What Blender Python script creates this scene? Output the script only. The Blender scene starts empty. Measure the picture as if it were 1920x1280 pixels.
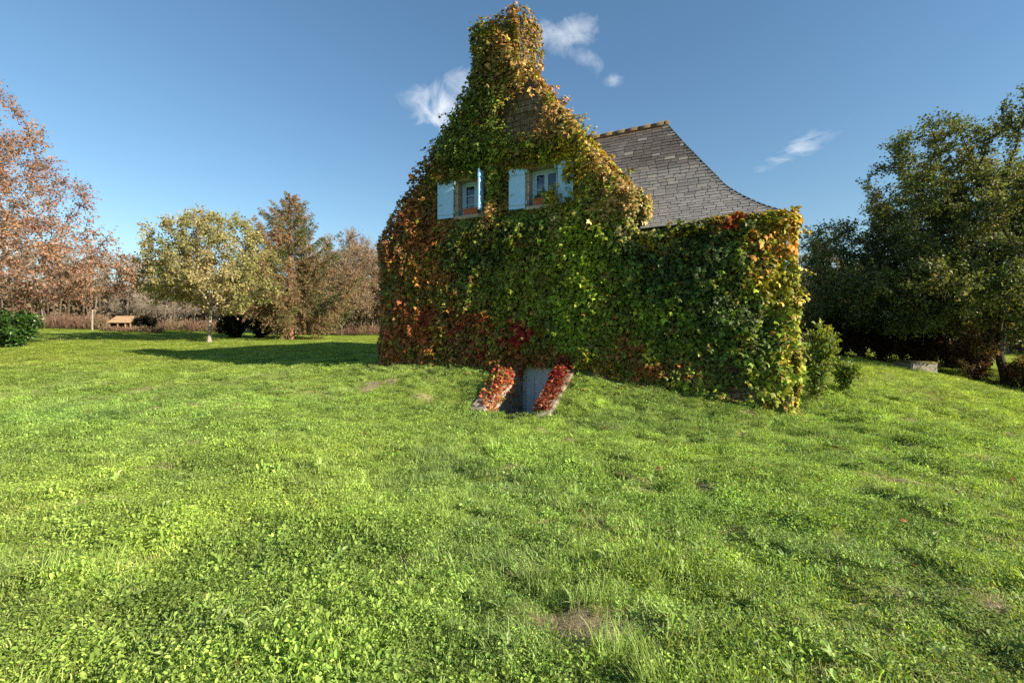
import bpy, bmesh, math
import numpy as np
from mathutils import Vector, Matrix

# ------------------------------------------------------------------ camera, sky, sun, exposure
S = bpy.context.scene
EYE = 1.6
FPX = 900.0                                   # focal length in photo pixels (1920 wide)
cam = bpy.data.cameras.new('camera'); cam_o = bpy.data.objects.new('camera', cam)
S.collection.objects.link(cam_o); S.camera = cam_o
cam.sensor_width = 36; cam.lens = 36*FPX/1920; cam.clip_start = .05; cam.clip_end = 3000
cam_o.location = (0, 0, EYE); cam_o.rotation_euler = (math.radians(90), 0, 0)

SUN_EL = math.radians(25.5)
SUN_XY = np.array([.885, -.465]); SUN_XY = SUN_XY/np.linalg.norm(SUN_XY)     # horizontal direction towards the sun
W = bpy.data.worlds.new('World'); S.world = W; W.use_nodes = True
wn, wl = W.node_tree.nodes, W.node_tree.links
wn.clear()
def wnode(t, **k):
    n = wn.new(t)
    for a, b in k.items(): setattr(n, a, b)
    return n
sky = wnode('ShaderNodeTexSky', sky_type='NISHITA', sun_disc=False)
sky.sun_elevation = SUN_EL; sky.sun_rotation = math.atan2(SUN_XY[0], SUN_XY[1])
sky.air_density = 1.25; sky.dust_density = .1; sky.ozone_density = 3.2
bg = wnode('ShaderNodeBackground'); bg.inputs[1].default_value = .064
wout = wnode('ShaderNodeOutputWorld')
wl.new(bg.outputs[0], wout.inputs[0])
def wmath(op, a, b=None, c=None, clamp=False):
    n = wnode('ShaderNodeMath', operation=op, use_clamp=clamp)
    for i, x in enumerate((a, b, c)):
        if x is None: continue
        if isinstance(x, (int, float)): n.inputs[i].default_value = x
        else: wl.new(x, n.inputs[i])
    return n.outputs[0]
tc = wnode('ShaderNodeTexCoord')
def wdot(vec):
    n = wnode('ShaderNodeVectorMath', operation='DOT_PRODUCT'); wl.new(tc.outputs['Generated'], n.inputs[0]); n.inputs[1].default_value = vec
    return n.outputs['Value']
def wnoise(scale, detail, rough, dist, stretch=(1, 1, 1)):
    mp = wnode('ShaderNodeMapping'); wl.new(tc.outputs['Generated'], mp.inputs[0]); mp.inputs['Scale'].default_value = stretch
    n = wnode('ShaderNodeTexNoise'); wl.new(mp.outputs[0], n.inputs['Vector'])
    n.inputs['Scale'].default_value = scale; n.inputs['Detail'].default_value = detail
    n.inputs['Roughness'].default_value = rough; n.inputs['Distortion'].default_value = dist
    return n.outputs['Fac']
n_big = wnoise(20, 9, .62, .6); n_str = wnoise(22, 7, .6, .4, (1, 1, 3))
mask = None
# small fair-weather clouds: direction on the sky, half width and half height (tangent units), tilt, strength
for (px, py, rw, rh, tilt, st, nz) in [(832, 205, .060, .050, .7, 1.0, n_big), (800, 176, .055, .026, .2, .6, n_big), (862, 165, .05, .045, .6, .6, n_big),
                                       (1062, 60, .085, .036, .1, .62, n_big), (1090, 106, .06, .022, -.45, .45, n_big), (1146, 150, .03, .018, 0, .6, n_big),
                                       (1494, 279, .07, .024, .45, .5, n_str)]:
    d = Vector(((px-960)/FPX, 1, (640-py)/FPX)).normalized()
    r = Vector((d.y, -d.x, 0)).normalized(); up = r.cross(d)
    a = r*math.cos(tilt)+up*math.sin(tilt); b = up*math.cos(tilt)-r*math.sin(tilt)
    x = wmath('DIVIDE', wdot(a), rw); y = wmath('DIVIDE', wdot(b), rh)
    rr = wmath('ADD', wmath('MULTIPLY', x, x), wmath('MULTIPLY', y, y))
    fall = wmath('SUBTRACT', 1, wmath('SQRT', rr))
    front = wmath('GREATER_THAN', wdot(d), 0)
    m = wmath('ADD', wmath('MULTIPLY', fall, .8), wmath('MULTIPLY', wmath('SUBTRACT', nz, .56), 2.6))
    m = wmath('MULTIPLY', wmath('MULTIPLY', m, front, clamp=True), st*.95, clamp=True)
    m = wmath('MULTIPLY', m, wmath('MULTIPLY', wmath('ADD', fall, .35), 1.2, clamp=True))
    mask = m if mask is None else wmath('MAXIMUM', mask, m)
mixn = wnode('ShaderNodeMix', data_type='RGBA'); wl.new(mask, mixn.inputs[0]); hsv = wnode('ShaderNodeHueSaturation'); hsv.inputs['Saturation'].default_value = 1.09; hsv.inputs['Hue'].default_value = .496; wl.new(sky.outputs[0], hsv.inputs['Color']); wl.new(hsv.outputs[0], mixn.inputs[6]); mixn.inputs[7].default_value = (7.0, 7.2, 7.6, 1)
wl.new(mixn.outputs[2], bg.inputs[0])

sun = bpy.data.lights.new('sun', 'SUN'); sun.energy = 5.0; sun.angle = math.radians(.53); sun.color = (1, .88, .70)
sun_o = bpy.data.objects.new('sun', sun); S.collection.objects.link(sun_o)
sd = Vector((SUN_XY[0]*math.cos(SUN_EL), SUN_XY[1]*math.cos(SUN_EL), math.sin(SUN_EL)))
sun_o.rotation_euler = sd.to_track_quat('Z', 'Y').to_euler(); sun_o.location = sd*60
vs = S.view_settings; vs.view_transform = 'Standard'; vs.look = 'None'; vs.gamma = 1; vs.use_curve_mapping = False; vs.exposure = 1.32
S.render.engine = 'CYCLES'
S.cycles.max_bounces = 5; S.cycles.diffuse_bounces = 2; S.cycles.transmission_bounces = 5; S.cycles.transparent_max_bounces = 6
S.cycles.use_denoising = False

# ------------------------------------------------------------------ small helpers
RNG = np.random.default_rng(7)
A = np.array
def norm(v): return v/np.maximum(np.linalg.norm(v, axis=-1, keepdims=True), 1e-9)
def sstep(a, b, x):
    t = np.clip((x-a)/(b-a), 0, 1); return t*t*(3-2*t)
def _h(ix, iy, iz, s):
    with np.errstate(over='ignore'):
        n = (ix.astype(np.int64)*374761393 + iy.astype(np.int64)*668265263 + iz.astype(np.int64)*2147483647 + s*1274126177) & 0xffffffff
        n = ((n ^ (n >> 13))*1274126177) & 0xffffffff
        n = ((n ^ (n >> 16))*2246822519) & 0xffffffff
        n = n ^ (n >> 15)
    return (n & 0xffff)/65535.0
def vn(x, y, z=0., s=0):
    x = np.asarray(x, float); y = np.asarray(y, float)+0*x; z = np.asarray(z, float)+0*x
    ix, iy, iz = np.floor(x), np.floor(y), np.floor(z)
    f = [t*t*(3-2*t) for t in (x-ix, y-iy, z-iz)]; r = 0
    for dx in (0, 1):
        for dy in (0, 1):
            for dz in (0, 1):
                w = (f[0] if dx else 1-f[0])*(f[1] if dy else 1-f[1])*(f[2] if dz else 1-f[2])
                r = r + w*_h(ix+dx, iy+dy, iz+dz, s)
    return r
def fbm(x, y, z=0., s=0, o=3):
    r, a, t = 0, .5, 0
    for i in range(o):
        r = r + a*vn(np.asarray(x)*2**i, np.asarray(y)*2**i, np.asarray(z)*2.**i, s+i*17); t += a; a *= .5
    return r/t

class MB:
    """collects vertices, faces and per-vertex colours, and links them as one mesh object"""
    def __init__(s): s.v = []; s.f = []; s.c = []; s.n = 0
    def add(s, v, f, c=None):
        v = np.asarray(v, float).reshape(-1, 3); f = np.asarray(f, int)
        s.v.append(v); s.f.append(f+s.n); s.n += len(v)
        if c is None: c = (1, 1, 1)
        c = np.asarray(c, float)
        if c.ndim == 1: c = np.tile(c, (len(v), 1))
        s.c.append(c)
    def box(s, lo, hi, M=None, c=None):
        x0, y0, z0 = lo; x1, y1, z1 = hi
        v = A([(x0,y0,z0),(x1,y0,z0),(x1,y1,z0),(x0,y1,z0),(x0,y0,z1),(x1,y0,z1),(x1,y1,z1),(x0,y1,z1)], float)
        if M is not None: v = M(v)
        s.add(v, [(0,3,2,1),(4,5,6,7),(0,1,5,4),(1,2,6,5),(2,3,7,6),(3,0,4,7)], c)
    def mesh(s, name):
        me = bpy.data.meshes.new(name); V = np.concatenate(s.v); C = np.concatenate(s.c)
        me.vertices.add(len(V)); me.vertices.foreach_set('co', V.astype(np.float32).ravel())
        li = np.concatenate([f.ravel() for f in s.f]); k = np.concatenate([np.full(len(f), f.shape[1]) for f in s.f])
        me.loops.add(len(li)); me.loops.foreach_set('vertex_index', li.astype(np.int32))
        me.polygons.add(len(k)); st = np.concatenate([[0], np.cumsum(k)[:-1]])
        me.polygons.foreach_set('loop_start', st.astype(np.int32)); me.polygons.foreach_set('loop_total', k.astype(np.int32))
        at = me.attributes.new('Col', 'FLOAT_COLOR', 'POINT')
        at.data.foreach_set('color', np.concatenate([C, np.ones((len(C), 1))], 1).astype(np.float32).ravel())
        me.update(calc_edges=True); me.validate()
        me.polygons.foreach_set('use_smooth', np.zeros(len(me.polygons), bool))
        return me
    def build(s, name, mat, parent=None, smooth=False):
        o = link(name, s.mesh(name), mat, parent)
        if smooth: o.data.polygons.foreach_set('use_smooth', np.ones(len(o.data.polygons), bool))
        return o
LOC = {}
def link(name, me, mat=None, parent=None):
    o = bpy.data.objects.new(name, me); S.collection.objects.link(o)
    if mat is not None and not me.materials: me.materials.append(mat)
    if parent is not None: attach(o, parent)
    return o
def attach(o, p):
    o.parent = p
    if p.name in LOC: o.matrix_parent_inverse = Matrix.Translation(-LOC[p.name])     # parts keep world coordinates
def empty(name, loc, world=True):
    o = bpy.data.objects.new(name, None); S.collection.objects.link(o); o.location = loc; o.empty_display_size = .2
    if world: LOC[o.name] = Vector(loc)
    return o
def tag(o, label=None, cat=None, group=None, kind=None):
    for k, v in (('label', label), ('category', cat), ('group', group), ('kind', kind)):
        if v: o[k] = v
    return o

# ------------------------------------------------------------------ materials
def mat(name):
    m = bpy.data.materials.new(name); m.use_nodes = True
    nt = m.node_tree; nt.nodes.clear(); out = nt.nodes.new('ShaderNodeOutputMaterial')
    return m, nt, out
def N(nt, t, ins=None, **k):
    n = nt.nodes.new(t)
    for a, b in k.items(): setattr(n, a, b)
    for a, b in (ins or {}).items():
        if hasattr(b, 'is_linked') or isinstance(b, bpy.types.NodeSocket): nt.links.new(b, n.inputs[a])
        else: n.inputs[a].default_value = b
    return n
def noise(nt, scale, detail=4, rough=.55, vec=None, dist=0):
    n = N(nt, 'ShaderNodeTexNoise', {'Scale': scale, 'Detail': detail, 'Roughness': rough, 'Distortion': dist})
    if vec is None: vec = N(nt, 'ShaderNodeTexCoord').outputs['Object']
    nt.links.new(vec, n.inputs['Vector']); return n.outputs['Fac']
def ramp(nt, fac, stops):
    r = N(nt, 'ShaderNodeValToRGB', {'Fac': fac}); e = r.color_ramp.elements
    while len(e) < len(stops): e.new(.5)
    for q, (p, c) in zip(e, stops): q.position = p; q.color = (*c, 1) if len(c) == 3 else c
    return r.outputs[0]
def mixc(nt, f, a, b, mode='MIX'):
    n = N(nt, 'ShaderNodeMix', data_type='RGBA', blend_type=mode)
    for i, x in ((0, f), (6, a), (7, b)):
        if isinstance(x, bpy.types.NodeSocket): nt.links.new(x, n.inputs[i])
        else: n.inputs[i].default_value = x if i == 0 else (*x[:3], 1)
    return n.outputs[2]
def bump(nt, h, strength=.5, dist=.02):
    return N(nt, 'ShaderNodeBump', {'Height': h, 'Strength': strength, 'Distance': dist}).outputs[0]
def pbr(nt, out, col, rough=.7, normal=None, spec=.3, **k):
    p = N(nt, 'ShaderNodeBsdfPrincipled', {'Roughness': rough, 'Specular IOR Level': spec, **k})
    if isinstance(col, bpy.types.NodeSocket): nt.links.new(col, p.inputs['Base Color'])
    else: p.inputs['Base Color'].default_value = (*col, 1)
    if normal is not None: nt.links.new(normal, p.inputs['Normal'])
    nt.links.new(p.outputs[0], out.inputs[0]); return p
def leaf_mat(name, trans=.35, rough=.5, spec=.25, source='Col', tint=False, var=.25):
    m, nt, out = mat(name)
    if source == 'OBJ': c = N(nt, 'ShaderNodeObjectInfo').outputs['Color']
    else: c = N(nt, 'ShaderNodeAttribute', attribute_name='Col').outputs['Color']
    if tint: c = mixc(nt, 1, c, N(nt, 'ShaderNodeAttribute', attribute_name='tint', attribute_type='INSTANCER').outputs['Color'], 'MULTIPLY')
    f = ramp(nt, noise(nt, 30, 2), [(.3, (1-var,)*3), (.7, (1+var,)*3)])
    c = mixc(nt, 1, c, f, 'MULTIPLY')
    p = N(nt, 'ShaderNodeBsdfPrincipled', {'Base Color': c, 'Roughness': rough, 'Specular IOR Level': spec})
    t = N(nt, 'ShaderNodeBsdfTranslucent', {'Color': mixc(nt, 1, c, (1.5, 1.35, .55), 'MULTIPLY')})
    mx = N(nt, 'ShaderNodeMixShader', {0: trans}); nt.links.new(p.outputs[0], mx.inputs[1]); nt.links.new(t.outputs[0], mx.inputs[2])
    nt.links.new(mx.outputs[0], out.inputs[0]); return m
M = {}
M['leaf'] = leaf_mat('leaf'); M['leaf_one'] = leaf_mat('leaf_one', source='OBJ'); M['grass'] = leaf_mat('grass', .4, .55, .2, tint=True, var=.15)
M['gloss_leaf'] = leaf_mat('gloss_leaf', .15, .3, .5); M['needle'] = leaf_mat('needle', .2, .6, .2); M['ivy'] = leaf_mat('ivy_leaf', .18, .5, .22)
M['ivy_one'] = leaf_mat('ivy_leaf_one', .18, .5, .22, source='OBJ')
def bark(name, a, b, sc=6):
    m, nt, out = mat(name); tcn = N(nt, 'ShaderNodeTexCoord').outputs['Object']
    mp = N(nt, 'ShaderNodeMapping', {'Vector': tcn, 'Scale': (sc, sc, sc*.25)})
    n = noise(nt, 3, 6, .65, mp.outputs[0]); pbr(nt, out, ramp(nt, n, [(.3, a), (.7, b)]), .85, bump(nt, n, .8, .03), .1); return m
M['bark'] = bark('bark', (.09, .075, .055), (.26, .22, .17)); M['dark_bark'] = bark('dark_bark', (.025, .02, .015), (.09, .075, .055))
M['pale_bark'] = bark('pale_bark', (.16, .13, .10), (.38, .33, .26)); M['red_bark'] = bark('red_bark', (.12, .06, .035), (.30, .17, .10))
M['vine'] = bark('vine', (.06, .04, .025), (.17, .12, .08), 20); M['pale_vine'] = bark('pale_vine', (.12, .08, .05), (.38, .27, .17), 20)
def stone_mat(name, a, b, c, sc=3, moss=None):
    m, nt, out = mat(name); co = N(nt, 'ShaderNodeTexCoord').outputs['Object']
    n1 = noise(nt, sc, 7, .65, co); n2 = noise(nt, sc*6, 5, .6, co)
    col = mixc(nt, ramp(nt, n2, [(.4, (0, 0, 0)), (.75, (1, 1, 1))]), ramp(nt, n1, [(.3, a), (.6, b)]), c)
    if moss: col = mixc(nt, ramp(nt, noise(nt, sc*1.7, 6, .7, co), [(.52, (0, 0, 0)), (.62, (1, 1, 1))]), col, moss)
    h = mixc(nt, .5, n1, n2); pbr(nt, out, col, .9, bump(nt, h, .9, .04), .12); return m
M['wall'] = stone_mat('stone_wall', (.07, .06, .045), (.13, .115, .09), (.19, .165, .13), 2.2)
M['bare_stone'] = stone_mat('bare_stone', (.13, .115, .09), (.23, .20, .16), (.30, .27, .22), 6)
M['jamb'] = stone_mat('granite_jamb', (.22, .19, .15), (.36, .31, .24), (.46, .40, .32), 7)
M['concrete'] = stone_mat('old_concrete', (.19, .16, .13), (.29, .245, .20), (.36, .305, .245), 6, (.14, .125, .07))
M['pit_wall'] = stone_mat('pit_wall', (.54, .48, .41), (.64, .57, .49), (.68, .61, .53), 2)
M['block'] = stone_mat('granite_block', (.10, .09, .07), (.20, .18, .15), (.27, .25, .21), 6, (.10, .09, .04))
M['moss'] = stone_mat('moss', (.05, .06, .015), (.11, .11, .03), (.16, .13, .05), 9)
M['earth'] = stone_mat('earth', (.06, .045, .03), (.13, .10, .07), (.18, .14, .10), 8)
def paint(name, col, dirt=.25, rough=.5, sc=14):
    m, nt, out = mat(name); co = N(nt, 'ShaderNodeTexCoord').outputs['Object']
    n = noise(nt, sc, 6, .7, co); d = tuple(x*(1-dirt) for x in col); pbr(nt, out, ramp(nt, n, [(.35, d), (.65, col)]), rough, bump(nt, n, .15, .005), .3); return m
M['blue'] = paint('blue_shutter_paint', (.34, .58, .90), .06); M['blue_frame'] = paint('blue_frame_paint', (.34, .55, .78), .06)
M['iron'] = paint('pale_ironwork', (.45, .55, .58), .4); M['door'] = paint('grey_blue_door_paint', (.66, .73, .80), .2, .5, 5)
M['terra'] = paint('terracotta', (.42, .13, .07), .4, .8, 22); M['lace'] = paint('lace_curtain', (.40, .42, .46), .2, .9, 40)
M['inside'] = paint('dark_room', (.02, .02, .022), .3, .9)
M['wood_sun'] = bark('sunlit_boards', (.24, .15, .08), (.48, .33, .19), 3); M['wood_shade'] = bark('shaded_boards', (.05, .035, .022), (.13, .09, .06), 5)  # shelter boards: sunlit and shaded tones put into the colour
m, nt, out = mat('window_glass'); M['glass'] = m
g = N(nt, 'ShaderNodeBsdfGlossy', {'Roughness': .03, 'Color': (.9, .95, 1, 1)}); t = N(nt, 'ShaderNodeBsdfTransparent', {'Color': (.8, .84, .84, 1)})
fr = N(nt, 'ShaderNodeFresnel', {'IOR': 1.9}); mx = N(nt, 'ShaderNodeMixShader'); nt.links.new(fr.outputs[0], mx.inputs[0])
nt.links.new(t.outputs[0], mx.inputs[1]); nt.links.new(g.outputs[0], mx.inputs[2]); nt.links.new(mx.outputs[0], out.inputs[0])
def slate_mat(name, src):
    m, nt, out = mat(name); co = N(nt, 'ShaderNodeNewGeometry').outputs['Position']
    c = N(nt, 'ShaderNodeObjectInfo').outputs['Color'] if src == 'OBJ' else N(nt, 'ShaderNodeAttribute', attribute_name='Col').outputs['Color']
    n1 = noise(nt, 1.3, 6, .7, co); n2 = noise(nt, 40, 5, .7, co); n3 = noise(nt, 1.6, 8, .75, co)
    c = mixc(nt, 1, c, ramp(nt, n2, [(.3, (.7, .7, .7)), (.7, (1.3, 1.3, 1.3))]), 'MULTIPLY')
    c = mixc(nt, ramp(nt, n3, [(.45, (0, 0, 0)), (.8, (.35, .35, .35))]), c, (.085, .075, .062))           # dark algae
    c = mixc(nt, ramp(nt, n2, [(.72, (0, 0, 0)), (.80, (.5, .5, .5))]), c, (.45, .43, .37))                # pale lichen spots
    pbr(nt, out, c, .55, bump(nt, n2, .5, .01), .4); return m
M['slate'] = slate_mat('slate', 'COL'); M['slate_one'] = slate_mat('slate_one', 'OBJ')
m, nt, out = mat('lichen_ridge'); M['ridge'] = m; co = N(nt, 'ShaderNodeNewGeometry').outputs['Position']
n1 = noise(nt, 7, 6, .7, co); pbr(nt, out, ramp(nt, n1, [(.38, (.10, .08, .06)), (.5, (.135, .10, .06)), (.62, (.18, .12, .06)), (.72, (.14, .12, .10))]), .9, bump(nt, n1, .7, .03), .1)
# lawn: green thatch with soil showing through
m, nt, out = mat('lawn'); M['lawn'] = m; co = N(nt, 'ShaderNodeNewGeometry').outputs['Position']
n1 = noise(nt, .35, 4, .6, co); n2 = noise(nt, 14, 6, .7, co); n3 = noise(nt, 2.2, 5, .65, co)
gc = ramp(nt, n2, [(.25, (.055, .085, .018)), (.5, (.14, .20, .035)), (.75, (.26, .33, .065))])
gc = mixc(nt, ramp(nt, n3, [(.35, (.55, .55, .55)), (.6, (0, 0, 0))]), gc, (.12, .17, .03))
gc = mixc(nt, ramp(nt, n1, [(.4, (0, 0, 0)), (.7, (.35, .35, .35))]), gc, (.34, .35, .10))
soil = ramp(nt, n2, [(.3, (.14, .10, .07)), (.7, (.38, .29, .21))])
gc = mixc(nt, N(nt, 'ShaderNodeAttribute', attribute_name='Col').outputs['Fac'], gc, soil)
pbr(nt, out, gc, .95, bump(nt, n2, 1, .06), .05)

# ------------------------------------------------------------------ measuring frame of the house front
HU = A([.891, -.454]); HU = HU/np.linalg.norm(HU); HV = A([-HU[1], HU[0]]); H0 = A([-3.91, 14.55])
def hw(u, v, z):
    """house coordinates (along the front, depth behind the front, height) -> world"""
    u, v, z = np.broadcast_arrays(np.asarray(u, float), np.asarray(v, float), np.asarray(z, float))
    return np.stack([H0[0]+u*HU[0]+v*HV[0], H0[1]+u*HU[1]+v*HV[1], z], -1)
def hM(v): return hw(v[:, 0], v[:, 1], v[:, 2])
def to_uv(x, y): return (x-H0[0])*HU[0]+(y-H0[1])*HU[1], (x-H0[0])*HV[0]+(y-H0[1])*HV[1]
def front(px, py):
    a = (px-960)/FPX; t = (H0[1]*a-H0[0])/(HU[0]-HU[1]*a); Z = H0[1]+HU[1]*t
    return t, (640-py)*Z/FPX+EYE
OUT3 = A([-HV[0], -HV[1], 0.]); U3 = A([HU[0], HU[1], 0.]); Z3 = A([0, 0, 1.])

# ------------------------------------------------------------------ ground
def gp(px, py, Z): return ((px-960)/FPX*Z, Z, EYE-(py-640)*Z/FPX)
CP = [(0,-6,0),(-8,-6,0),(8,-6,-.2),(0,0,0),(-3,2,0),(3,2,-.02),(0,4,0),(-6,5,.05),(6,5,-.1),(0,8,.04),(-3,8,.1),(4,7.5,-.05),(-8,9,.2),(-14,10,.35),(12,6,-.5),(9,8.5,-.1),
      (-8,13,.5),(-14,16,.7),(-8.5,16.6,.78),(-17.6,20.6,1.12),(-18.3,29,1.58),(-14.5,33,1.75),(-27,24,1.45),(-30,40,2.4),(-10,40,2.0),(-45,45,2.9),(-60,20,1.6),(-60,60,3.2),(0,60,2.4),
      (-20,45,2.25),(-5,25,1.3),(3,25,1.2),(8,17,1.0), gp(1570,672,18), gp(1700,694,17), gp(1800,714,16.3), gp(1920,746,15.5), (10,14.5,.75),(13,12.5,.12),(17,12,-.55),(20,9,-1.0),(22,17,-.2),(26,24,.1),(30,12,-1.3),(45,30,-.8),(45,0,-2),(45,60,1.5),(20,30,.9),(14,20,.9)]
def hp(u, v, z): p = hw(u, v, z); return tuple(p)
CP += [hp(-.3,-.15,.92), hp(1.6,-.15,.98), hp(3.2,-.2,1.0), hp(4.1,-.15,1.0), hp(6.2,-.15,1.03), hp(7.6,-.15,.74), hp(9,-.15,.5), hp(10.7,-.15,.22), hp(3.8,-1.9,.10), hp(6.5,-1.9,.05), hp(5,-2.5,-.02), hp(5.2,-1.8,-.06), hp(4.2,-1.2,.40), hp(6.5,-1.1,.42),
       hp(8.5,-1.8,.03), hp(2,-1.9,.45), hp(0,-2,.55), hp(10.7,-1.8,-.02), hp(12,0,.25), hp(11.6,3,.7), hp(4,3,1.0), hp(9,3,.85), hp(4,9,1.15), hp(-2.5,0,.85), hp(-2,4,1.0)]
CP = A(CP, float); _n = len(CP)
def _tps(r): return np.where(r > 1e-9, r*r*np.log(np.maximum(r, 1e-9)), 0)
_K = _tps(np.linalg.norm(CP[:, None, :2]-CP[None, :, :2], axis=2))+np.eye(_n)*.02
_P = np.c_[np.ones(_n), CP[:, :2]]
_W = np.linalg.solve(np.block([[_K, _P], [_P.T, np.zeros((3, 3))]]), np.r_[CP[:, 2], np.zeros(3)])
def ground_z(x, y):
    x = np.atleast_1d(np.asarray(x, float)); y = np.atleast_1d(np.asarray(y, float))
    cx, cy = np.clip(x, -60, 45), np.clip(y, -6, 60)
    r = np.empty_like(cx)
    for i in range(0, len(cx), 20000):
        q = slice(i, i+20000)
        r[q] = _tps(np.hypot(cx[q, None]-CP[:, 0], cy[q, None]-CP[:, 1])) @ _W[:_n] + _W[_n]+_W[_n+1]*cx[q]+_W[_n+2]*cy[q]
    near = 1-sstep(14, 30, np.hypot(x, y))
    r = r + (.10*(fbm(x*.55, y*.55, 0, 5, 2)-.5) + .10*(vn(x*1.7, y*1.7, 0, 9)-.5)*near + .10*(vn(x*4.1, y*4.1, 0, 11)-.5)*near + .05*(vn(x*8.3, y*8.3, 0, 13)-.5)*near)
    return r
def gz(x, y): return float(ground_z([x], [y])[0])
PIT = (4.72, 5.90, -1.80, .45)                                     # cellar pit, house coordinates
def soil_mask(x, y):
    n = fbm(x*.75+3, y*.75, 0, 40, 4); k = sstep(.75, .82, n)
    n2 = fbm(x*2.6, y*2.6, 0, 43, 3); k = np.maximum(k*.8, sstep(.675, .80, n2)*.85)
    u, v = to_uv(x, y)
    base = sstep(.55, .1, np.abs(v+.1))*((u > -.3) & (u < 10.9))*.7*sstep(.35, .6, vn(x*2, y*2, 0, 3))
    return np.clip(np.maximum(k*sstep(30, 14, np.hypot(x, y)), base), 0, 1)
def graded(segs):
    r = []
    for a, b, st in segs: r.append(np.arange(a, b, st))
    return np.concatenate(r+[[segs[-1][1]]])
gx = graded([(-700,-100,100),(-100,-40,6),(-40,-16,1),(-16,-7,.4),(-7,9,.1),(9,20,.4),(20,50,1.5),(50,100,10),(100,700,100)])
gy = graded([(-60,-6,9),(-6,1,.5),(1,17,.1),(17,30,.4),(30,60,1.5),(60,120,10),(120,900,100)])
GX, GY = np.meshgrid(gx, gy); fx, fy = GX.ravel(), GY.ravel(); fz = ground_z(fx, fy)
nx, ny = len(gx), len(gy); idx = np.arange(nx*ny).reshape(ny, nx)
gm = MB(); gm.add(np.stack([fx, fy, fz], 1), np.stack([idx[:-1,:-1], idx[:-1,1:], idx[1:,1:], idx[1:,:-1]], -1).reshape(-1, 4), soil_mask(fx, fy)[:, None]*np.ones(3))
lawn = gm.build('ground', M['lawn'], smooth=True); tag(lawn, kind='structure')
bm = bmesh.new(); bm.from_mesh(lawn.data)
def _huv(co): return to_uv(co.x, co.y)
for (u0, v0, nu, nv) in ((PIT[0]-.15,0,1,0), (PIT[1]+.15,0,1,0), (0,PIT[2],0,1), (0,PIT[3],0,1)):
    fs = [f for f in bm.faces if (lambda q: PIT[0]-1 < q[0] < PIT[1]+1 and PIT[2]-1 < q[1] < PIT[3]+1)(_huv(f.calc_center_median()))]
    geom = list({e for f in fs for e in f.edges})+list({v for f in fs for v in f.verts})+fs
    no = U3*nu+A([HV[0], HV[1], 0])*nv
    bmesh.ops.bisect_plane(bm, geom=geom, plane_co=Vector(hw(u0, v0, 0.)), plane_no=Vector(no))
kill = [f for f in bm.faces if (lambda q: PIT[0]-.15 < q[0] < PIT[1]+.15 and PIT[2] < q[1] < PIT[3])(_huv(f.calc_center_median()))]
bmesh.ops.delete(bm, geom=kill, context='FACES'); bm.to_mesh(lawn.data); bm.free()

# ------------------------------------------------------------------ the house
HOUSE = Vector(hw(4, 0, .95)); house = empty('stone_house', HOUSE)
tag(house, 'tall stone house with gable, chimney and slate wing smothered in creeper', 'house')
OUTL = [(0, 4.30), (3.28, 8.62), (3.28, 10.12), (4.74, 10.12), (4.74, 8.62), (7.72, 4.62)]          # gable and chimney outline
def top_of(u):
    """masonry top of the front: gable up to 7.72, wing wall beyond; the chimney is its own part"""
    u = np.asarray(u, float)
    return np.where(u < 4.01, 4.3+u*1.317, np.where(u < 7.72, 9.58-(u-4.01)*1.337, 4.12))
OPEN = [(2.72, 3.60, 5.02, 6.03), (4.88, 5.66, 5.02, 6.02)]
DOOR = (PIT[0], PIT[1], -.9, 1.03)
fw = MB(); TH = .5
us = sorted({0, 4.01, 7.72, 10.6, *[q for o in OPEN for q in o[:2]], DOOR[0], DOOR[1]})
for a, b in zip(us[:-1], us[1:]):
    mid = (a+b)/2; spans = [(-1.2, None)]
    holes = sorted([(o[2], o[3]) for o in OPEN+[DOOR] if o[0] < mid < o[1]])
    lo = -1.2; cuts = []
    for h0, h1 in holes: cuts.append((lo, h0)); lo = h1
    cuts.append((lo, None))
    e = 1e-6
    for z0, z1 in cuts:
        za = float(top_of(a+e)) if z1 is None else z1; zb = float(top_of(b-e)) if z1 is None else z1
        v = hM(A([(a,0,z0),(b,0,z0),(b,TH,z0),(a,TH,z0),(a,0,za),(b,0,zb),(b,TH,zb),(a,TH,za)], float))
        fw.add(v, [(0,3,2,1),(4,5,6,7),(0,1,5,4),(1,2,6,5),(2,3,7,6),(3,0,4,7)])
fwo = fw.build('front_wall', M['wall'], house)
sw = MB(); sw.box((0, TH, -.5), (TH, 9, 4.3), hM); sw.build('side_wall', M['wall'], house)
sw = MB(); sw.box((10.1, TH, -1), (10.6, 5.2, 4.12), hM); sw.build('side_wall', M['wall'], house)
sw = MB(); sw.box((7.5, 5.2, -.5), (10.6, 5.7, 4.12), hM); sw.box((7.22, 5.7, -.5), (7.72, 9, 4.6), hM); sw.build('side_wall', M['wall'], house)
bw = MB(); bw.add(hM(A([(0,9,-.5),(7.72,9,-.5),(7.72,9,4.62),(4.01,9,9.5),(0,9,4.3),(0,9.4,-.5),(7.72,9.4,-.5),(7.72,9.4,4.62),(4.01,9.4,9.5),(0,9.4,4.3)], float)), [(0,4,3,2,1),(5,6,7,8,9)])
bw.build('back_wall', M['wall'], house)
ch = MB(); ch.box((3.42, -.03, 7.6), (4.62, .95, 9.95), hM); ch.box((3.37, -.08, 9.60), (4.67, 1.0, 9.76), hM); ch.build('chimney', M['wall'], house)
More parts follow.
